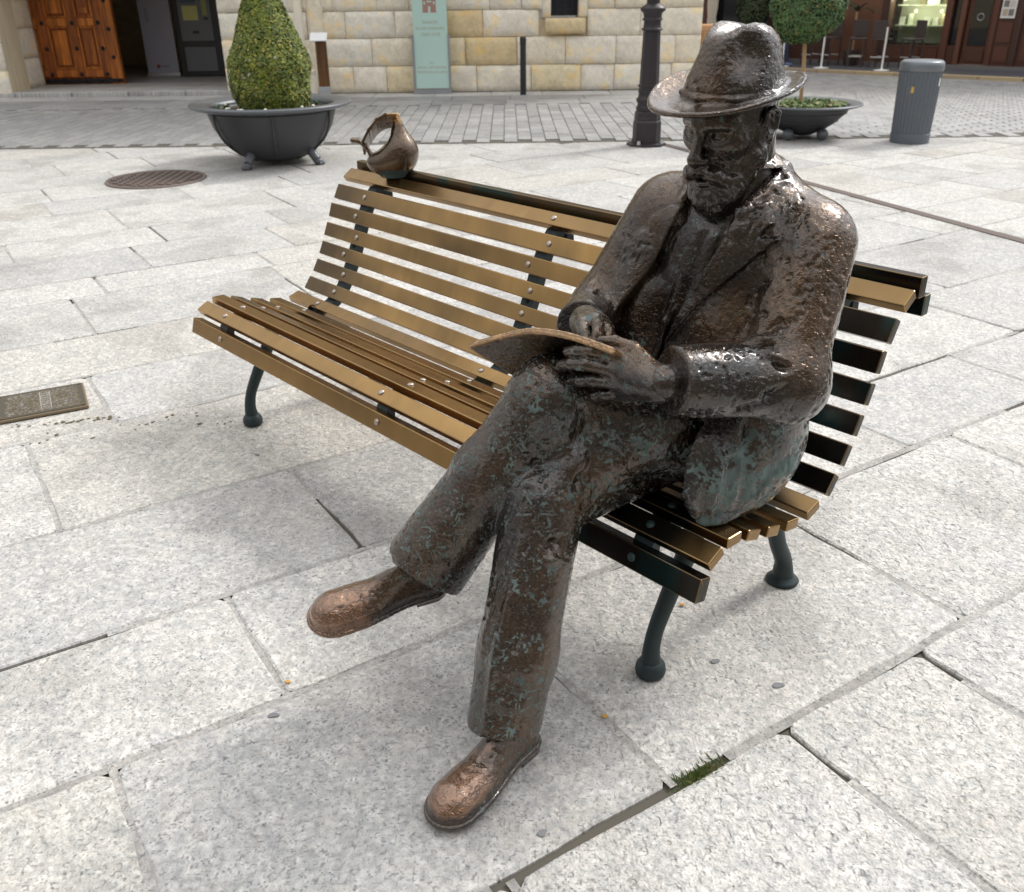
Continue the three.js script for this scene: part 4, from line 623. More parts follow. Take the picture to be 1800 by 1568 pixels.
// ---- trousers
{
  const F = new Field();
  F.ell(V(-.19, .58, -.235), [.165, .11, .15], .02);
  F.cone(J.hipR, J.kneeR, .10, .080, .04).cone(J.kneeR, lerp(J.kneeR, J.ankR, .7), .088, .083, .025).cone(lerp(J.kneeR, J.ankR, .7), add(J.ankR, V(.002, -.04, .015)), .083, .079, .03);
  const G = new Field(); // crossed leg
  G.cone(J.hipL, lerp(J.hipL, J.kneeL, .62), .108, .104, .03).cone(lerp(J.hipL, J.kneeL, .55), J.kneeL, .104, .082, .03).cone(J.kneeL, lerp(J.kneeL, J.ankL, .45), .084, .083, .03).cone(lerp(J.kneeL, J.ankL, .45), lerp(J.kneeL, J.ankL, 1.22), .085, .102, .03);
  const axL = norm(sub(J.ankL, J.kneeL)), hemL = add(J.ankL, mul(axL, .028)), hn = norm(add(axL, V(.05, -.1, .12)));
  const axR = norm(sub(J.ankR, J.kneeR)), hemR = add(J.ankR, V(0, -.012, 0)), hr = norm(V(.02, -1, .18));
  const wav = (x, y, z) => .006 * Math.sin(x * 40 + z * 31);
  const legR = F.ops.slice(), legL = G.ops.slice();
  const T = new Field(); T.lo = F.lo.map((v, i) => Math.min(v, G.lo[i])); T.hi = F.hi.map((v, i) => Math.max(v, G.hi[i]));
  T.add((x, y, z) => { const d = F.at(x, y, z, legR); return smax(d, dot(hr, [x - hemR[0], y - hemR[1], z - hemR[2]]) + wav(x, y, z), .004); }, 0);
  T.add((x, y, z) => { const d = G.at(x, y, z, legL); return smax(d, dot(hn, [x - hemL[0], y - hemL[1], z - hemL[2]]) + wav(x, y, z), .004); }, .016);
  T.cone(V(-.25, .60, .08), V(-.29, .60, .14), .06, .06, .05);
  const folds = [
    // pressed creases down both shins
    [V(-.43, .765, .215), V(-.585, .40, .435), .010, -.012], [add(J.kneeR, V(.03, .05, .085)), V(-.205, .12, .488), .010, -.010],
    // crossed thigh and knee
    [V(-.24, .76, .16), V(-.29, .62, .16), .012, .014], [V(-.225, .72, .16), V(-.255, .58, .17), .012, -.010], [V(-.21, .66, .16), V(-.24, .57, .19), .012, .013], [V(-.10, .70, .06), V(-.22, .80, .12), .016, .012], [V(-.12, .72, .09), V(-.24, .74, .16), .012, -.008], [V(-.13, .62, .08), V(-.22, .66, .14), .012, .010], [V(-.30, .70, .19), V(-.40, .60, .26), .012, .008], [V(-.31, .66, .19), V(-.41, .55, .25), .011, -.007],
    // long pulls of the crossed shin
    [V(-.34, .68, .22), V(-.50, .38, .36), .013, .010], [V(-.36, .72, .23), V(-.53, .42, .40), .012, -.007], [V(-.44, .68, .28), V(-.555, .44, .43), .010, .007], [V(-.40, .52, .26), V(-.46, .36, .30), .014, .010],
    // standing leg
    [V(-.23, .56, .27), V(-.20, .30, .40), .012, .009], [V(-.255, .57, .28), V(-.23, .28, .42), .012, -.007], [V(-.30, .50, .30), V(-.30, .24, .40), .013, .009], [V(-.19, .49, .25), V(-.30, .47, .30), .011, .010], [V(-.19, .46, .26), V(-.29, .43, .32), .011, -.007], [V(-.14, .22, .40), V(-.24, .26, .48), .012, .006], [V(-.14, .18, .41), V(-.25, .20, .49), .013, -.004]];
  const g = meshField(T, CELL);
  displace(g, (x, y, z) => 1.5 * foldBy(folds, x, y, z)); displace(g, (x, y, z) => clay(x, y, z, 1.15, 1.2));
  statueTrousers = g;
}
// ---- jacket
{
  const A = new Field(); // sleeves
  A.cone(J.shL, J.elL, .082, .078, .03).cone(J.elL, add(J.wrL, V(.006, 0, -.016)), .080, .066, .035).ball(add(J.elL, V(.012, -.012, -.012)), .07, .03);
  A.cone(J.shR, J.elR, .080, .072, .03).cone(J.elR, add(J.wrR, V(.004, .002, .012)), .072, .056, .035);
  const cutL = norm(sub(J.wrL, J.elL)), pL = add(J.wrL, mul(cutL, -.012)), cutR = norm(sub(J.wrR, J.elR)), panelR = sdCone(V(-.365, .97, -.17), V(-.385, .76, -.10), .05, .055), pR = add(J.wrR, mul(cutR, .012));
  const openP = sdPoly2([[-.09, 1.18], [-.118, 1.11], [-.150, 1.04], [-.210, .92], [-.245, .82], [-.20, .75], [-.10, .70], [-.06, .40], [-.36, .40], [-.40, .70], [-.385, .80], [-.375, .85], [-.31, .968], [-.255, 1.08], [-.27, 1.18]]);
  const lapL = sdPoly2([[-.116, 1.12], [-.149, 1.04], [-.209, .92], [-.247, .82], [-.175, .925], [-.100, 1.005], [-.042, 1.068], [-.082, 1.066], [-.066, 1.092], [-.085, 1.13]]);
  const lapR = sdPoly2([[-.254, 1.10], [-.31, .968], [-.375, .85], [-.392, .93], [-.382, 1.0], [-.352, 1.036], [-.328, 1.040], [-.336, 1.062], [-.29, 1.10]]);
  const tOps = torso.ops;
  const F = new Field(); F.lo = V(-.58, .44, -.45); F.hi = V(.125, 1.2, .16);
  F.add((x, y, z) => {
    let t = torso.at(x, y, z, tOps);
    const skirt = sdB_(x, y, z); // coat skirts flaring over the hip and down to the seat
    t = smin(smin(t, skirt, .06), panelR(x, y, z), .04) - .020;
    let d = t;
    if (z > -.24) d = smax(d, -Math.max(openP(x, y), -.24 - z), .003);
    else d = smax(d, -smax(openP(x, y), -.24 - z, .004), .006);
    const lap = Math.max(Math.min(lapL(x, y), lapR(x, y)), t - .013, -t - .03, -.2 - z);
    d = smin(d, lap, .002);
    // the skirts hang open: nothing in front of the hip
    d = smax(d, -Math.max(y - .80, zcut(y) - z), .012);
    const s = smax(smax(A.at(x, y, z), (x > -.19 ? dot(cutL, [x - pL[0], y - pL[1], z - pL[2]]) : -1), .006), (x < -.19 ? dot(cutR, [x - pR[0], y - pR[1], z - pR[2]]) : -1), .006);
    return smin(d, s, .022);
  }, 0);
  function zcut(y) { return .072 + .12 * (y - .6); }
  function sdB_(x, y, z) { return skirtE(x, y, z); }
  var skirtE = (() => { const a = sdEll(V(-.150, .56, -.125), [.102, .16, .225], [0, -.22, 0]), b = sdEll(V(-.29, .57, -.26), [.11, .13, .15]); return (x, y, z) => smin(a(x, y, z), b(x, y, z), .08); })();
  F.keep((x, y, z) => .462 - y + .012 * Math.sin(z * 16 + 1) * (z > -.3 ? 1 : .3), .014);
  const folds = [
    // creases from the crook of the near elbow, long pulls down the upper arm, ridges between them
    [V(-.05, .875, -.03), V(.075, .86, -.06), .009, .013], [V(-.05, .885, -.045), V(.07, .905, -.07), .009, .012], [V(-.045, .90, -.07), V(.06, .95, -.10), .010, .011], [V(-.04, .86, .0), V(.06, .80, -.03), .010, .011], [V(-.05, .872, -.04), V(.06, .885, -.05), .010, -.008], [V(-.04, .89, -.06), V(.07, .93, -.09), .011, -.009],
    [V(-.015, 1.08, -.16), V(.07, .88, -.05), .013, -.012], [V(-.045, 1.05, -.14), V(.03, .91, -.05), .011, .012], [V(.04, 1.07, -.17), V(.10, .86, -.08), .015, -.010], [V(-.075, 1.03, -.13), V(-.03, .89, -.05), .013, .016],
    [V(.06, .80, -.02), V(-.06, .83, .09), .012, -.007], [V(.075, .83, -.06), V(.01, .77, .05), .012, .008], [V(.02, .77, -.03), V(-.07, .78, .10), .012, -.006],
    // far sleeve
    [V(-.40, .99, -.09), V(-.415, .86, -.03), .011, .012], [V(-.435, 1.05, -.11), V(-.45, .88, -.05), .012, -.010], [V(-.47, 1.0, -.09), V(-.475, .86, -.04), .011, .009], [V(-.40, 1.10, -.11), V(-.43, .94, -.07), .012, .010],
    // skirts: waist hollow, drapery, hem lip, pocket
    [V(.0, .745, -.22), V(-.06, .74, .02), .04, .014], [V(-.035, .72, -.12), V(-.045, .50, -.10), .014, .011], [V(-.045, .70, -.05), V(-.06, .50, -.02), .014, -.010], [V(-.03, .70, -.20), V(-.04, .52, -.20), .016, -.010], [V(-.075, .60, .045), V(-.06, .49, .0), .012, -.012], [V(-.06, .487, .0), V(-.05, .483, -.12), .013, -.013], [V(-.05, .483, -.12), V(-.05, .49, -.24), .013, -.012], [V(-.045, .64, -.16), V(-.055, .62, -.04), .006, .007], [V(-.045, .652, -.16), V(-.055, .632, -.04), .007, -.006],
    // chest of the jacket beside the lapels
    [V(-.07, 1.0, -.11), V(-.12, .84, -.08), .011, .009], [V(-.045, .98, -.12), V(-.10, .82, -.08), .012, -.008], [V(-.37, 1.0, -.11), V(-.37, .84, -.08), .011, .008]];
  // collar standing round the neck
  const col = [[-.125, 1.105, -.135], [-.108, 1.145, -.20], [-.128, 1.172, -.275], [-.195, 1.182, -.308], [-.262, 1.172, -.275], [-.282, 1.145, -.20], [-.268, 1.105, -.135]];
  for (let i = 0; i + 1 < col.length; i++) { F.add(sdCone(col[i], col[i + 1], .015, .015), .006); F.add(sdCone(add(col[i], V(0, -.03, 0)), add(col[i + 1], V(0, -.03, 0)), .022, .022), .012); }
  // buttons on the near cuff
  const cb = (u, r) => F.ball(add(pL, u), r, .003); for (const [dz, dy] of [[-.018, 0], [-.036, .001], [-.054, .003]]) { const ax = add(pL, mul(cutL, dz)); F.ball(add(ax, V(.052, -.044 + dy, .022)), .0075, .003); }
  F.lo = V(-.58, .44, -.45); F.hi = V(.125, 1.21, .16);
  const g = meshField(F, CELL);
  displace(g, (x, y, z) => 1.4 * foldBy(folds, x, y, z)); displace(g, (x, y, z) => clay(x, y, z, 1.1, 1.3));
  statueJacket = g;
}
// ---- body: waistcoat and shirt, neck, head, arms and legs inside the clothes, hands
{
  const B = new Field();
  B.add((x, y, z) => torso.at(x, y, z, torso.ops) + .007, 0); B.lo = [...torso.lo]; B.hi = [...torso.hi];
  B.cone(J.shL, J.elL, .05, .045, .03).cone(J.elL, J.wrL, .045, .034, .02).cone(J.shR, J.elR, .05, .042, .03).cone(J.elR, J.wrR, .042, .032, .02);
  B.cone(J.hipL, J.kneeL, .08, .055, .03).cone(J.kneeL, J.ankL, .05, .036, .02).cone(J.hipR, J.kneeR, .08, .055, .03).cone(J.kneeR, J.ankR, .05, .036, .02);
  B.cone(V(-.195, 1.08, -.235), H2(0, -.05, -.03), .062, .062, .03);
  B.ell(V(-.25, .91, -.20), [.115, .2, .082], .05, [.12, 0, 0]);
  B.cone(V(-.345, .90, -.15), V(-.345, .72, -.11), .055, .065, .05);
  // waistcoat edge and buttons
  B.chain([V(-.21, 1.06, -.128), V(-.232, .97, -.122), V(-.262, .86, -.10), V(-.275, .78, -.09)], .004, .02);
  B.chain([V(-.18, 1.05, -.130), V(-.195, .96, -.125), V(-.225, .86, -.098)], .003, .02);
  const front = (x, y) => { let z = 0; for (let k = 0; k < 40; k++) { const d = torso.at(x, y, z) + .007; if (d < .0005) break; z -= Math.max(d * .8, .0008); } return z; };
  for (let i = 0; i < 5; i++) { const y = 1.0 - i * .045, x = -.222 - i * .0105; B.ball(V(x, y, front(x, y)), .0055, .002); }
  const gb = meshField(B, .0042, V(-.6, .05, -.45), V(.1, 1.25, .45));
  displace(gb, (x, y, z) => clay(x, y, z, .9, 1.0));
  // hands: wrist, knuckles, fingertip per finger with a bend on the way
  const hand = (wrist, fingers, thumb, palmK) => {
    const F = new Field();
    for (const f of fingers) { F.cone(wrist, f[0], .022, .0135, .016); }
    for (let i = 0; i + 1 < fingers.length; i++) { F.cone(lerp(wrist, fingers[i][0], .35), lerp(fingers[i][0], fingers[i + 1][0], .5), .02, .0125, .014); F.cone(fingers[i][0], fingers[i + 1][0], .012, .012, .008); }
    for (const f of fingers) { const r = f[4] ?? .0105; F.cone(f[0], f[1], r * 1.12, r, .007).cone(f[1], f[2], r * 1.03, r * .93, .004).cone(f[2], f[3], r * .95, r * .84, .004); }
    if (thumb) F.cone(thumb[0], thumb[1], .019, .014, .016).cone(thumb[1], thumb[2], .0135, .012, .006).cone(thumb[2], thumb[3], .012, .0095, .004);
    if (palmK) F.cone(palmK[0], palmK[1], .026, .026, .02);
    F.cone(wrist, palmK ? palmK[2] : wrist.map((v, i) => v + (i === 0 ? .001 : 0)), .03, .032, .02);
    for (const f of fingers) { const d = norm(sub(f[3], f[2])), up = norm(cross(d, norm(cross(V(.55, .45, .7), d)))); F.ell(add(f[3], add(mul(d, -.001), mul(up, (f[4] ?? .0105) * .62))), [.0058, .0042, .0058], .001); F.ball(add(f[1], mul(up, (f[4] ?? .0105) * .35)), (f[4] ?? .0105) * .85, .005); }
    const g = meshField(F, .0024); displace(g, (x, y, z) => clay(x, y, z, .35, .8)); return g;
  };
  const gl = hand(V(-.10, .828, .120), [
    [V(-.185, .866, .132), V(-.232, .872, .158), V(-.264, .866, .168), V(-.289, .857, .168), .0128],
    [V(-.184, .840, .142), V(-.235, .846, .170), V(-.270, .839, .178), V(-.298, .829, .176), .013],
    [V(-.182, .813, .138), V(-.226, .813, .162), V(-.257, .804, .166), V(-.283, .794, .162), .0124],
    [V(-.177, .788, .126), V(-.210, .783, .144), V(-.233, .773, .147), V(-.252, .764, .144), .0112],
  ], [V(-.120, .852, .114), V(-.168, .882, .114), V(-.205, .890, .126), V(-.232, .888, .138)], [V(-.125, .827, .122), V(-.155, .817, .128), V(-.078, .838, .09)]);
  const gr = hand(V(-0.346, 0.878, 0.057), [
    [V(-0.286, 0.906, 0.094), V(-0.258, 0.908, 0.118), V(-0.244, 0.896, 0.134), V(-0.242, 0.882, 0.144), .0112],
    [V(-0.282, 0.894, 0.080), V(-0.248, 0.896, 0.100), V(-0.232, 0.882, 0.114), V(-0.232, 0.868, 0.122), .0112],
    [V(-0.284, 0.879, 0.068), V(-0.252, 0.877, 0.084), V(-0.238, 0.863, 0.094), V(-0.240, 0.850, 0.098), .0105],
    [V(-0.290, 0.864, 0.060), V(-0.264, 0.858, 0.072), V(-0.254, 0.846, 0.080), V(-0.256, 0.836, 0.082), .0095],
  ], [V(-0.326, 0.894, 0.086), V(-0.296, 0.902, 0.122), V(-0.272, 0.894, 0.142), V(-0.256, 0.882, 0.152)], [V(-0.316, 0.884, 0.070), V(-0.299, 0.878, 0.074), V(-0.369, 0.866, 0.034)]);
  // head, in its own axes: x to his left, y up, z out of the face
  const F = new Field();
  F.ell(V(0, .05, -.012), [.078, .098, .1], .01).ell(V(0, -.022, .026), [.064, .085, .068], .05).cone(V(0, -.075, .052), V(0, -.10, .062), .04, .032, .03);
  for (const s of [1, -1]) F.ell(V(s * .046, -.018, .058), [.024, .02, .02], .03).cone(V(s * .012, .028, .090), V(s * .052, .024, .066), .0105, .010, .018);
  for (const s of [1, -1]) F.cut(sdEll(V(s * .032, .003, .096), [.021, .012, .018], [0, s * .35, 0]), .016);
  for (const s of [1, -1]) { F.ell(V(s * .0315, -.002, .072), [.0155, .0125, .0135], .004); F.ell(V(s * .0315, .0005, .0755), [.0175, .0112, .0128], .006, [.35, s * .2, 0]); F.cut(sdCone(V(s * .019, -.0085, .0875), V(s * .044, -.0098, .0795), .0011, .0011), .002); F.cone(V(s * .018, -.018, .081), V(s * .044, -.02, .072), .004, .004, .014); F.cone(V(s * .010, .019, .0965), V(s * .05, .020, .078), .0065, .005, .010); }
  F.cone(V(0, .016, .093), V(0, -.034, .121), .0085, .0118, .012).ball(V(0, -.038, .121), .0128, .008); for (const s of [1, -1]) F.ell(V(s * .0135, -.0415, .107), [.0095, .0095, .013], .006, [0, s * .3, 0]);
  for (const s of [1, -1]) F.cut(sdEll(V(s * .0075, -.0505, .113), [.004, .004, .006]), .003);
  for (const s of [1, -1]) F.cone(V(s * .005, -.061, .109), V(s * .030, -.073, .099), .0135, .0155, .008).cone(V(s * .030, -.073, .099), V(s * .057, -.098, .070), .0155, .0085, .006);
  F.ell(V(0, -.0905, .1005), [.022, .0075, .010], .005);
  F.cut(sdCone(V(-.026, -.0835, .112), V(.026, -.0835, .112), .0035, .0035), .004);
  F.ell(V(0, -.122, .072), [.050, .038, .042], .010).ell(V(0, -.145, .076), [.038, .032, .033], .02);
  for (const s of [1, -1]) F.cone(V(s * .070, -.012, .012), V(s * .066, -.06, .022), .013, .02, .014).cone(V(s * .066, -.06, .022), V(s * .034, -.112, .062), .021, .032, .02);
  for (const s of [1, -1]) { F.ell(V(s * .080, -.004, -.012), [.010, .034, .021], .006, [0, s * .35, s * -.06]); F.cut(sdEll(V(s * .089, .001, -.006), [.008, .018, .010], [0, s * .3, 0]), .005); F.ball(V(s * .078, -.034, -.004), .009, .006); F.chain([V(s * .082, .002, .010), V(s * .087, .024, .002), V(s * .089, .028, -.014), V(s * .089, .014, -.028), V(s * .086, -.014, -.022)], .0042, .004); }
  F.cone(V(0, -.05, -.025), V(0, -.17, -.055), .058, .060, .03);
  const gh = meshField(F, .0022);
  displace(gh, (x, y, z) => {
    const beard = (y < -.052 && z > -.02 || (Math.abs(x) > .058 && y < .0 && z > -.005)) ? 1 : 0, hair = (z < -.015 && y > -.1 && Math.abs(x) < .079) ? .6 : 0, w = Math.max(beard, hair);
    const st = noise3(x * 150, y * 60 + 4 * noise3(x * 40, y * 40, z * 40), z * 150) - .5, cl = noise3(x * 70, y * 45, z * 70) - .5;
    return w * (.0034 * st + .0034 * cl) + (1 - w) * .0011 * (fbm3(x * 60, y * 60, z * 60, 2) - .5) + .0006 * (noise3(x * 260, y * 260, z * 260) - .5);
  });
  { const m = new THREE.Matrix4().makeBasis(new THREE.Vector3(...headB[0]), new THREE.Vector3(...headB[1]), new THREE.Vector3(...headB[2])).scale(new THREE.Vector3(HS_, HS_, HS_)).setPosition(...J.head); gh.applyMatrix4(m); headM = m; }
  statueBody = mergeGeometries([gb, gl, gr, gh]);
}
// ---- hat (own axes: y up from the brim)
{
  const F = new Field(), lx = .131, lz = .155;
  const brimY = (x, z) => { const e = Math.hypot(x / lx, z / lz); return .010 * (x / lx) ** 2 - .012 * sstep(.03, .16, z) + .006 * sstep(-.04, -.15, z) + .010 * sstep(.72, 1, e) + .004 * Math.sin(Math.atan2(x, z) * 3 + 1); };
  F.lo = V(-.15, -.04, -.18); F.hi = V(.15, .16, .18);
  F.add((x, y, z) => {
    const e = Math.hypot(x / lx, z / lz), de = (e - 1) * .135, by = y - brimY(x, z);
    return Math.min(smax(de, Math.abs(by) - .0034, .004), Math.hypot(de, by) - .0052) * .8;
  }, 0);
  F.add((x, y, z) => { // crown: oval, tapering upwards, higher in front
    const t = clamp(y / .13, 0, 1), ax = mixf(.089, .060, t ** 1.25), az = mixf(.107, .072, t ** 1.2), zc = -.020 - .014 * t, zz = z - zc, e = (Math.hypot(x / ax, zz / az) - 1) * ax * .95, top = y - (.122 + .012 * sstep(-.05, .06, zz) - .010 * sstep(0, -.08, zz));
    return smax(e, smax(top, -.01 - y, .01), .04) * .9;
  }, .014);
  F.cut(sdEll(V(0, .150, -.04), [.020, .040, .075], [.16, 0, 0]), .026);
  for (const s of [1, -1]) F.cut(sdEll(V(s * .078, .092, .040), [.024, .034, .046], [0, s * .6, 0]), .034);
  F.chain([0, 1, 2, 3, 4, 5, 6, 7, 8].map(i => { const a = i / 8 * 6.2832; return V(Math.sin(a) * .0885, .010 + .004 * Math.cos(a), -.02 + Math.cos(a) * .1065); }), .0036, .006);
  F.cut(sdEll(V(0, -.012, -.022), [.080, .095, .098]), .006);
  const g = meshField(F, .0024); displace(g, (x, y, z) => clay(x * 1.1, y * 1.1, z * 1.1, y > .022 ? 1.25 : .45, y > .022 ? 1.1 : .4));
  g.applyMatrix4(new THREE.Matrix4().makeRotationFromEuler(new THREE.Euler(.133, -.05, -.046, 'YXZ')).setPosition(-.19, 1.313, -.146)); statueHat = g;
}
// ---- shoes (own axes: z from heel to toe, y up)
{
  const F = new Field();
  const sole = (x, z) => { const t = clamp(z / .29, 0, 1), w = t < .25 ? mixf(.034, .033, t / .25) : t < .68 ? mixf(.033, .0475, sstep(.25, .68, t)) : .0475, c = .006 * sstep(.3, 1, t); let d = Math.abs(x - c) - w; const f = z - .235, b = .035 - z; if (f > 0) d = Math.hypot((x - c) / w, f / .058) * .05 - .05; if (b > 0) d = Math.max(d, Math.hypot((x - c) / .034, b / .036) * .034 - .034); return d; };
  F.lo = V(-.065, -.002, -.01); F.hi = V(.07, .13, .31);
  F.add((x, y, z) => smax(sole(x, z) - .0035, Math.abs(y - .0145) - .0042, .002), 0);                 // sole and welt
  F.add((x, y, z) => Math.max(sole(x, z) - .001, Math.abs(y - .007) - .0075, z - .075), 0);           // heel
  F.add((x, y, z) => { const h = z < .09 ? .10 : mixf(.10, .062, sstep(.09, .17, z)); const hh = mixf(h, .062, sstep(.17, .26, z)); return Math.max(smax(sole(x, z) + .002 + .28 * Math.max(0, y - .036), y - hh, .05), .010 - y) * .85; }, .003);
  F.cut((x, y, z) => y + .0005, 0);
  const g = meshField(F, .0024); displace(g, (x, y, z) => y > .028 ? clay(x, y, z, .55, .7) : .0008 * (noise3(x * 90, y * 90, z * 90) - .5));
  statueShoe = (heel, toe, up) => { const d = norm(sub(toe, heel)), s = norm(cross(up, d)), u = cross(d, s); const c = g.clone(); c.scale(1.18, 1.3, 1.10); c.applyMatrix4(new THREE.Matrix4().makeBasis(new THREE.Vector3(...s), new THREE.Vector3(...u), new THREE.Vector3(...d)).setPosition(...heel)); return c; };
}
// ---- sketchbook on the raised knee
{
  const F = new Field(); F.lo = V(-.23, -.07, -.16); F.hi = V(.23, .07, .16);
  F.add((x, y, z) => { const t = x / .19, c = -.05 * Math.max(0, t * .9 + .1) ** 0 * 0 + (t < -.1 ? -.060 * (-.1 - t) ** 1.6 : .0) + .010 * Math.sin((t + .4) * 2.6); const d = Math.abs(y - c) - .0075; return smax(smax(d, Math.abs(x) - .175, .005), Math.abs(z) - .125, .005) * .85; }, 0);
  F.cut(sdCone(V(-.19, -.052, .127), V(-.05, .004, .127), .0012, .0012), .001);
  const g = meshField(F, .0026); displace(g, (x, y, z) => clay(x, y, z, .45, .8));
  g.userData.rubbed = Array.from({ length: g.attributes.position.count }, (_, i) => sstep(.116, .1225, g.attributes.position.getZ(i)) + sstep(.166, .1725, g.attributes.position.getX(i)));
  const zAx = norm(V(.05, .62, .78)), xAx = norm(V(1, .10, -.06)), yAx = norm(cross(zAx, xAx)), x2 = cross(yAx, zAx);
  g.applyMatrix4(new THREE.Matrix4().makeBasis(new THREE.Vector3(...x2), new THREE.Vector3(...yAx), new THREE.Vector3(...zAx)).setPosition(-.350, .805, .088)); statueBook = g;
}
// ---- patina: brown metal, dark where nobody touches it, blue-green crust in threads and patches, bare metal where hands and feet rub
const veins = (x, y, z, s) => { const wx = x + .02 * (noise3(x * 40, y * 40, z * 40) - .5), wy = y + .02 * (noise3(x * 40 + 5, y * 40, z * 40) - .5), wz = z + .02 * (noise3(x * 40, y * 40 + 8, z * 40) - .5); const a = Math.abs(noise3(wx * s, wy * s, wz * s) - .5), b = Math.abs(noise3(wx * s * 2.2 + 4, wy * s * 2.2, wz * s * 2.2) - .5); return Math.min(a, b * 1.35); };
function patina(x, y, z, o, brown, crust, blot) {
  const n = fbm3(x * 9, y * 9, z * 9, 3), f = noise3(x * 120, y * 120, z * 120), big = fbm3(x * 4 + 3, y * 4, z * 4, 2);
  const b = clamp(sstep(.30, .68, n * .55 + big * .45) * brown + .05, 0, 1), k = .82 + .36 * f;
  o[0] = mixf(.040, .155, b) * k; o[1] = mixf(.038, .092, b) * k; o[2] = mixf(.038, .050, b) * k; o[3] = -1;
  const v = veins(x, y, z, 66), patch = fbm3(x * 21 + 40, y * 21, z * 21, 2), gate = noise3(x * 9, y * 9 + 70, z * 9), fine = noise3(x * 190, y * 190, z * 190);
  if (v < .021 * crust && patch > .40) o[3] = 1; else if (patch * .5 + f * .25 + fine * .25 > 1 - blot * (.45 + gate * .7)) o[3] = 1;
  if (o[3] > 0) { const g = .45 + 1.1 * noise3(x * 60, y * 60 + 9, z * 60); o[0] = .095 * g; o[1] = .132 * g; o[2] = .126 * g; }
}
const BM = [bronzeM, crustM];
let bookI = 0;
paintBronze(statueJacket, (x, y, z, a, b, c, o) => { const low = sstep(.80, .62, y + .1 * (noise3(x * 12, y * 12, z * 12) - .5)); patina(x, y, z, o, mixf(.72, .22, low), mixf(.14, 1.0, low), mixf(.14, .54, low)); });
paintBronze(statueTrousers, (x, y, z, a, b, c, o) => { const lap = sstep(-.05, -.02, z - .15) * 0 + (y > .55 && x > -.29 ? sstep(.78, .66, y) * sstep(.22, .08, z) : 0); patina(x, y, z, o, .5, 1.35, mixf(.24, .58, lap)); });
paintBronze(statueBody, (x, y, z, a, b, c, o) => { const head = y > 1.1; patina(x, y, z, o, head ? .30 : y > .95 ? .25 : .75, head ? .16 : .5, head ? .30 : .34); });
paintBronze(statueHat, (x, y, z, a, b, c, o) => patina(x, y, z, o, .6, .1, .12));
paintBronze(statueBook, (x, y, z, a, b, c, o) => { patina(x, y, z, o, .5, .2, .2); const w = Math.min(1, statueBook.userData.rubbed[bookI++]) * (.6 + .6 * noise3(x * 90, y * 90, z * 90)); if (w > .3) o[3] = -1; o[0] = mixf(o[0], .40, w); o[1] = mixf(o[1], .235, w); o[2] = mixf(o[2], .11, w); });
const shoePaint = (heel, toe, up) => (x, y, z, a, b, c, o) => { const d = norm(sub(toe, heel)), t = dot(sub([x, y, z], heel), d) / .31; patina(x, y, z, o, .8, .7, .3); const q = fbm3(x * 55, y * 55, z * 55, 3), w = sstep(.48, .72, t + .3 * (q - .5)) * sstep(.035, .05, dot(sub([x, y, z], heel), up) + .03 * (q - .5)) * (.62 + .5 * noise3(x * 110, y * 110, z * 110)); if (w > .4) o[3] = -1; o[0] = mixf(o[0], .29, w); o[1] = mixf(o[1], .17, w); o[2] = mixf(o[2], .11, w); };
const shoeR = [V(-.222, 0, .330), V(-.182, 0, .635)], shoeL = [V(-.530, .252, .318), V(-.648, .228, .632)];
const body = part(statue, 'body', statueBody, BM);
part(statue, 'trousers', statueTrousers, BM, 'creased bronze trousers with pale green streaks');
part(statue, 'jacket', statueJacket, BM, 'open bronze jacket with wide lapels');
part(statue, 'hat', statueHat, BM, 'bronze felt hat with a dented crown');
part(statue, 'sketchbook', statueBook, BM, 'thin curved bronze sketchbook held on the raised knee');
for (const [[h, t], up] of [[shoeR, V(0, 1, 0)], [shoeL, V(.22, 1, .42)]]) part(statue, 'shoe', paintBronze(statueShoe(h, t, up), shoePaint(h, t, up)), BM, 'bronze shoe with its toe rubbed bright');
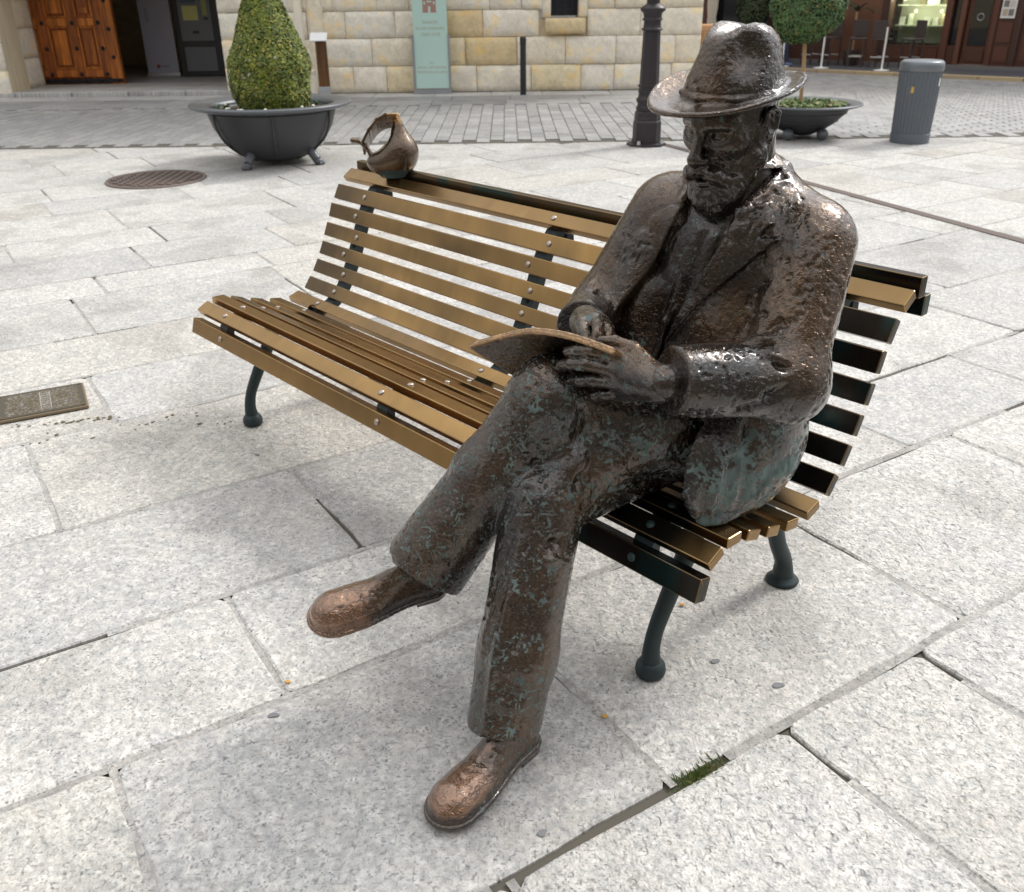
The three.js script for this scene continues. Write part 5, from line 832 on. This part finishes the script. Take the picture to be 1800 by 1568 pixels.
// ---------------------------------------------------------------- passer-by far behind, bird on the bench, small things on the ground
{ // walking person by the terrace, mostly hidden by the ball tree
  const o = thing('person', 'person in dark jacket and blue trousers walking past the terrace', 'person'); shopAt(o, .62, 1.35, .074); o.rotation.y += 1.35; o.scale.setScalar(.92);
  const F = new Field(), hip = V(0, .92, 0); // facing +z, mid-stride
  F.cone(V(-.09, .93, 0), V(-.10, .50, .16), .085, .06, .04).cone(V(-.10, .50, .16), V(-.10, .09, .24), .058, .042, .03).cone(V(-.10, .05, .21), V(-.10, .04, .40), .042, .034, .02).cone(V(.09, .93, 0), V(.10, .50, .02), .085, .06, .04).cone(V(.10, .50, .02), V(.10, .12, -.26), .058, .042, .03).cone(V(.10, .06, -.29), V(.10, .035, -.11), .042, .034, .02);
  F.ell(V(0, .98, 0), [.16, .13, .115], .06).ell(V(0, 1.25, .01), [.18, .24, .12], .08).cone(V(-.15, 1.42, 0), V(.15, 1.42, 0), .06, .06, .06).cone(V(0, 1.42, 0), V(0, 1.56, .02), .055, .05, .03).ell(V(0, 1.66, .03), [.075, .11, .095], .02).ell(V(0, 1.66, .13), [.014, .02, .014], .01);
  F.cone(V(-.19, 1.40, 0), V(-.22, 1.13, -.10), .052, .043, .03).cone(V(-.22, 1.13, -.10), V(-.20, .92, .04), .04, .03, .02).cone(V(.19, 1.40, 0), V(.22, 1.13, .06), .052, .043, .03).cone(V(.22, 1.13, .06), V(.20, .98, .22), .04, .03, .02);
  for (const [x, y, z] of [[-.20, .92, .04], [.20, .98, .22]]) { F.ell(V(x, y - .05, z + .02), [.02, .045, .035], .015); for (let i = 0; i < 4; i++) F.cone(V(x, y - .08, z + .0 + i * .015), V(x, y - .14, z + .015 + i * .014), .009, .008, .004); F.cone(V(x, y - .04, z + .05), V(x, y - .08, z + .07), .010, .008, .006); }
  const g = meshField(F, .012); const p = g.attributes.position, col = new Float32Array(p.count * 3); for (let i = 0; i < p.count; i++) { const x = p.getX(i), y = p.getY(i), z = p.getZ(i); let c = y < .10 ? [.12, .16, .3] : y < .98 ? [.018, .03, .075] : y < 1.46 ? [.03, .032, .045] : [.42, .26, .19]; if (Math.abs(x) > .16 && y < .96 && y > .72 && Math.abs(x) < .26) c = [.42, .26, .19]; if (y > 1.66 && (z < .06 || y > 1.72)) c = [.05, .03, .02]; col.set(c, i * 3); } g.setAttribute('color', new THREE.BufferAttribute(col, 3)); part(o, 'body', g, mat({ vertexColors: true, roughness: .8 }));
  const bag = part(o, 'shoulder_bag', rbox(.1, .2, .26, .03, .24, .95, -.02), mat({ color: C(.55, .22, .30), roughness: .7 })); part(bag, 'strap', new THREE.TubeGeometry(new THREE.CatmullRomCurve3([V3(.24, 1.04, .05), V3(.21, 1.44, .0), V3(.24, 1.04, -.09)]), 12, .01, 6), mat({ color: C(.1, .08, .08), roughness: .8 }));
}
{ // abstract bird on the top slat (own axes: x along the bird, from tail to breast)
  const o = thing('bird_sculpture', 'smooth abstract bronze bird with an open loop on the far end of the bench back', 'sculpture');
  const q0 = new THREE.Vector3(-2.055, .860, -.690).applyAxisAngle(new THREE.Vector3(0, 1, 0), BY).add(BP); o.position.copy(q0); o.rotation.y = .08;
  const F = new Field();
  F.ball(V(.028, .080, 0), .067, .02).cone(V(.030, .10, 0), V(.028, .198, 0), .060, .013, .03).ell(V(-.018, .056, 0), [.080, .050, .056], .04).cone(V(.028, .19, 0), V(.026, .222, 0), .015, .010, .01).cone(V(.0, .03, 0), V(.0, .0, 0), .036, .044, .02);
  F.cut(sdEll(V(-.066, .148, 0), [.072, .050, .14], [0, 0, .62]), .006);
  const band = (pts, w, t, tilt = 0) => { for (let i = 0; i + 1 < pts.length; i++) { const a = pts[i], b = pts[i + 1]; F.grow(a, .05); F.grow(b, .05); const f = sdCone([a[0], a[1], 0], [b[0], b[1], 0], t, t); F.add((x, y, z) => f(x, y - tilt * z, Math.max(0, Math.abs(z) - w)) * .75, .005); } };
  band([V(.022, .216, 0), V(-.015, .216, 0), V(-.048, .200, 0), V(-.080, .164, 0), V(-.106, .122, 0)].map(p => add(p, V(0, -.012, 0))), .034, .0045, .75); band([V(-.074, .058, 0), V(-.082, .088, 0), V(-.098, .118, 0), V(-.122, .137, 0), V(-.146, .140, 0)], .016, .0065);
  F.keep((x, y, z) => .002 - y, .003);
  const g = meshField(F, .0022); paintBronze(g, (x, y, z, a, b, c, q) => { const n = fbm3(x * 18, y * 18, z * 18, 3), tip = sstep(.185, .212, y + .02 * (n - .5)) * (x > -.01 ? 1 : .3); const k = .85 + .3 * noise3(x * 140, y * 140, z * 140); q[0] = mixf(.070 + .07 * n, .42, tip) * k; q[1] = mixf(.048 + .04 * n, .25, tip) * k; q[2] = mixf(.030 + .02 * n, .11, tip) * k; q[3] = y < .022 + .02 * n && n > .5 ? 1 : -1; if (q[3] > 0) { q[0] = .04; q[1] = .07; q[2] = .07; } }); part(o, 'bird', g, BM);
}
{ // grass and moss in the joints
  const gs = thing('grass_tuft', 'small tuft of green grass growing in an open paving joint', 'grass'); const c = [.392, 1.432]; gs.position.set(c[0], -.012, -c[1]); const P = [], Cc = [], r = mulberry(12);
  for (let i = 0; i < 330; i++) { const u = (r() + r() - 1) * .085, w = (r() - .5) * .028, h = .008 + .022 * r() * r(), a = r() * 6.28, x = u * pc - w * ps, f = u * ps + w * pc, lx = Math.cos(a) * .9 * h, lz = Math.sin(a) * .9 * h, q = .0011; const col = r() > .8 ? [.22, .19, .07] : [.09 + .07 * r(), .14 + .08 * r(), .04]; const v = [[x - q, 0, -f], [x + q, 0, -f], [x + lx * .5 + q * .7, h * .75, -f + lz * .5], [x - q, 0, -f], [x + lx * .5 + q * .7, h * .75, -f + lz * .5], [x + lx, h, -f + lz]]; v.forEach(t => { P.push(...t); Cc.push(...col); }); }
  const g = new THREE.BufferGeometry(); g.setAttribute('position', new THREE.Float32BufferAttribute(P, 3)); g.setAttribute('color', new THREE.Float32BufferAttribute(Cc, 3)); g.computeVertexNormals(); part(gs, 'blades', g, leafM).userData.kind = 'stuff';
  const spots = []; const line = (a, b, n, w, t) => { for (let i = 0; i < n; i++) { const k = r(); spots.push([mixf(a[0], b[0], k) + (r() - .5) * w, mixf(a[1], b[1], k) + (r() - .5) * w, t]); } };
  line([-1.93, 3.22], [-1.55, 3.30], 40, .035, 0); line([-1.80, 3.08], [-1.35, 3.22], 14, .12, 1); line([-1.35, 3.3], [-1.05, 3.2], 14, .1, 1); 
  const mg = []; for (const [x, f, t] of spots) { const s = new THREE.SphereGeometry(.002 + .0038 * r(), 6, 4); s.scale(1 + r(), .28, 1 + r()); s.rotateY(r() * 6); s.translate(x, t === 2 ? -.003 : .0012, -f); mg.push(s); } const mo = thing('moss', 'brown-green moss and dirt crumbs along the joints by the plaque', 'moss'); mo.userData.kind = 'stuff'; part(mo, 'crumbs', merge(mg), mat({ color: C(.13, .105, .06), roughness: 1 }));
}
{ // trodden gum and fallen leaves
  const blob = (seed) => { const r = mulberry(seed), s = new THREE.Shape(); const n = 14; for (let i = 0; i <= n; i++) { const a = i / n * 6.283, q = 1 + .22 * Math.sin(a * 2 + seed) + .12 * Math.sin(a * 3 + 2 * seed); i ? s.lineTo(Math.cos(a) * q, Math.sin(a) * q) : s.moveTo(q, 0); } const g = new THREE.ExtrudeGeometry(s, { depth: .08, bevelEnabled: true, bevelThickness: .06, bevelSize: .06, bevelSegments: 1, steps: 1 }); g.rotateX(-Math.PI / 2); return g; };
  const gm = mat({ color: C(.20, .20, .21), roughness: .95 }), gum = [[.497, 1.79, .016, 'dark grey spot of trodden gum between the near bench leg and the mortar joint'], [.63, 1.70, .02, 'broad flat grey gum stain close to the wide mortar joint'], [-.56, 1.62, .017, 'grey gum spot beyond the hanging shoe'], [-.52, 2.05, .012, 'small grey gum spot in the shade of the hanging shoe'], [-.92, 2.95, .014, 'gum spot near the far bench leg'], [.05, 1.28, .015, 'gum spot beside the sole of the planted shoe']];
  for (const [x, f, s, l] of gum) { const o = thing('gum_spot', l, 'gum', 'trodden gum spots on the slabs'); o.position.set(x, .0012, -f); part(o, 'gum', blob(Math.round(x * 100) + 7), gm).scale.set(s * .62, .008, s * .5); }
  const lf = [[.455, 2.02, 'tiny orange leaf scrap under the near slat ends'], [.205, 1.60, 'tiny ochre leaf scrap beside the trouser leg'], [-.55, 1.73, 'tiny ochre leaf scrap in a slab joint']]; for (const [x, f, l] of lf) { const o = thing('leaf_scrap', l, 'leaf'); o.position.set(x, .004, -f); const g = new THREE.SphereGeometry(.008, 8, 5); g.scale(1, .25, .7); const p = g.attributes.position; for (let i = 0; i < p.count; i++) p.setY(i, p.getY(i) + 22 * p.getX(i) ** 2); g.computeVertexNormals(); part(o, 'leaf', g, mat({ color: C(.55, .28, .04), roughness: .7 })); }
}
// the building on the near side of the square, behind the camera: the polished bronze mirrors it
{
  const b = thing('plaza_building', 'long plain stone house closing the near side of the square', 'building'); b.position.set(4, 0, 13); part(b, 'wall', gbox(44, 11, 1, 0, 5.5, .5), mat({ color: C(.34, .29, .22), roughness: .9 })); part(b, 'roof', gbox(45, .4, 3, 0, 11.2, .8), mat({ color: C(.22, .12, .08), roughness: .9 }));
  for (let i = 0; i < 12; i++) for (let j = 0; j < 3; j++) { const w = part(b, 'window', gbox(1.3, 2.0, .06, -19.8 + i * 3.6, 2 + j * 3.4, -.03), mat({ color: C(.03, .035, .04), roughness: .1 })); part(w, 'frame', gbox(1.5, .14, .12, -19.8 + i * 3.6, .9 + j * 3.4, -.06), mat({ color: C(.5, .46, .4), roughness: .8 })); }
}
renderer.render(scene, camera);
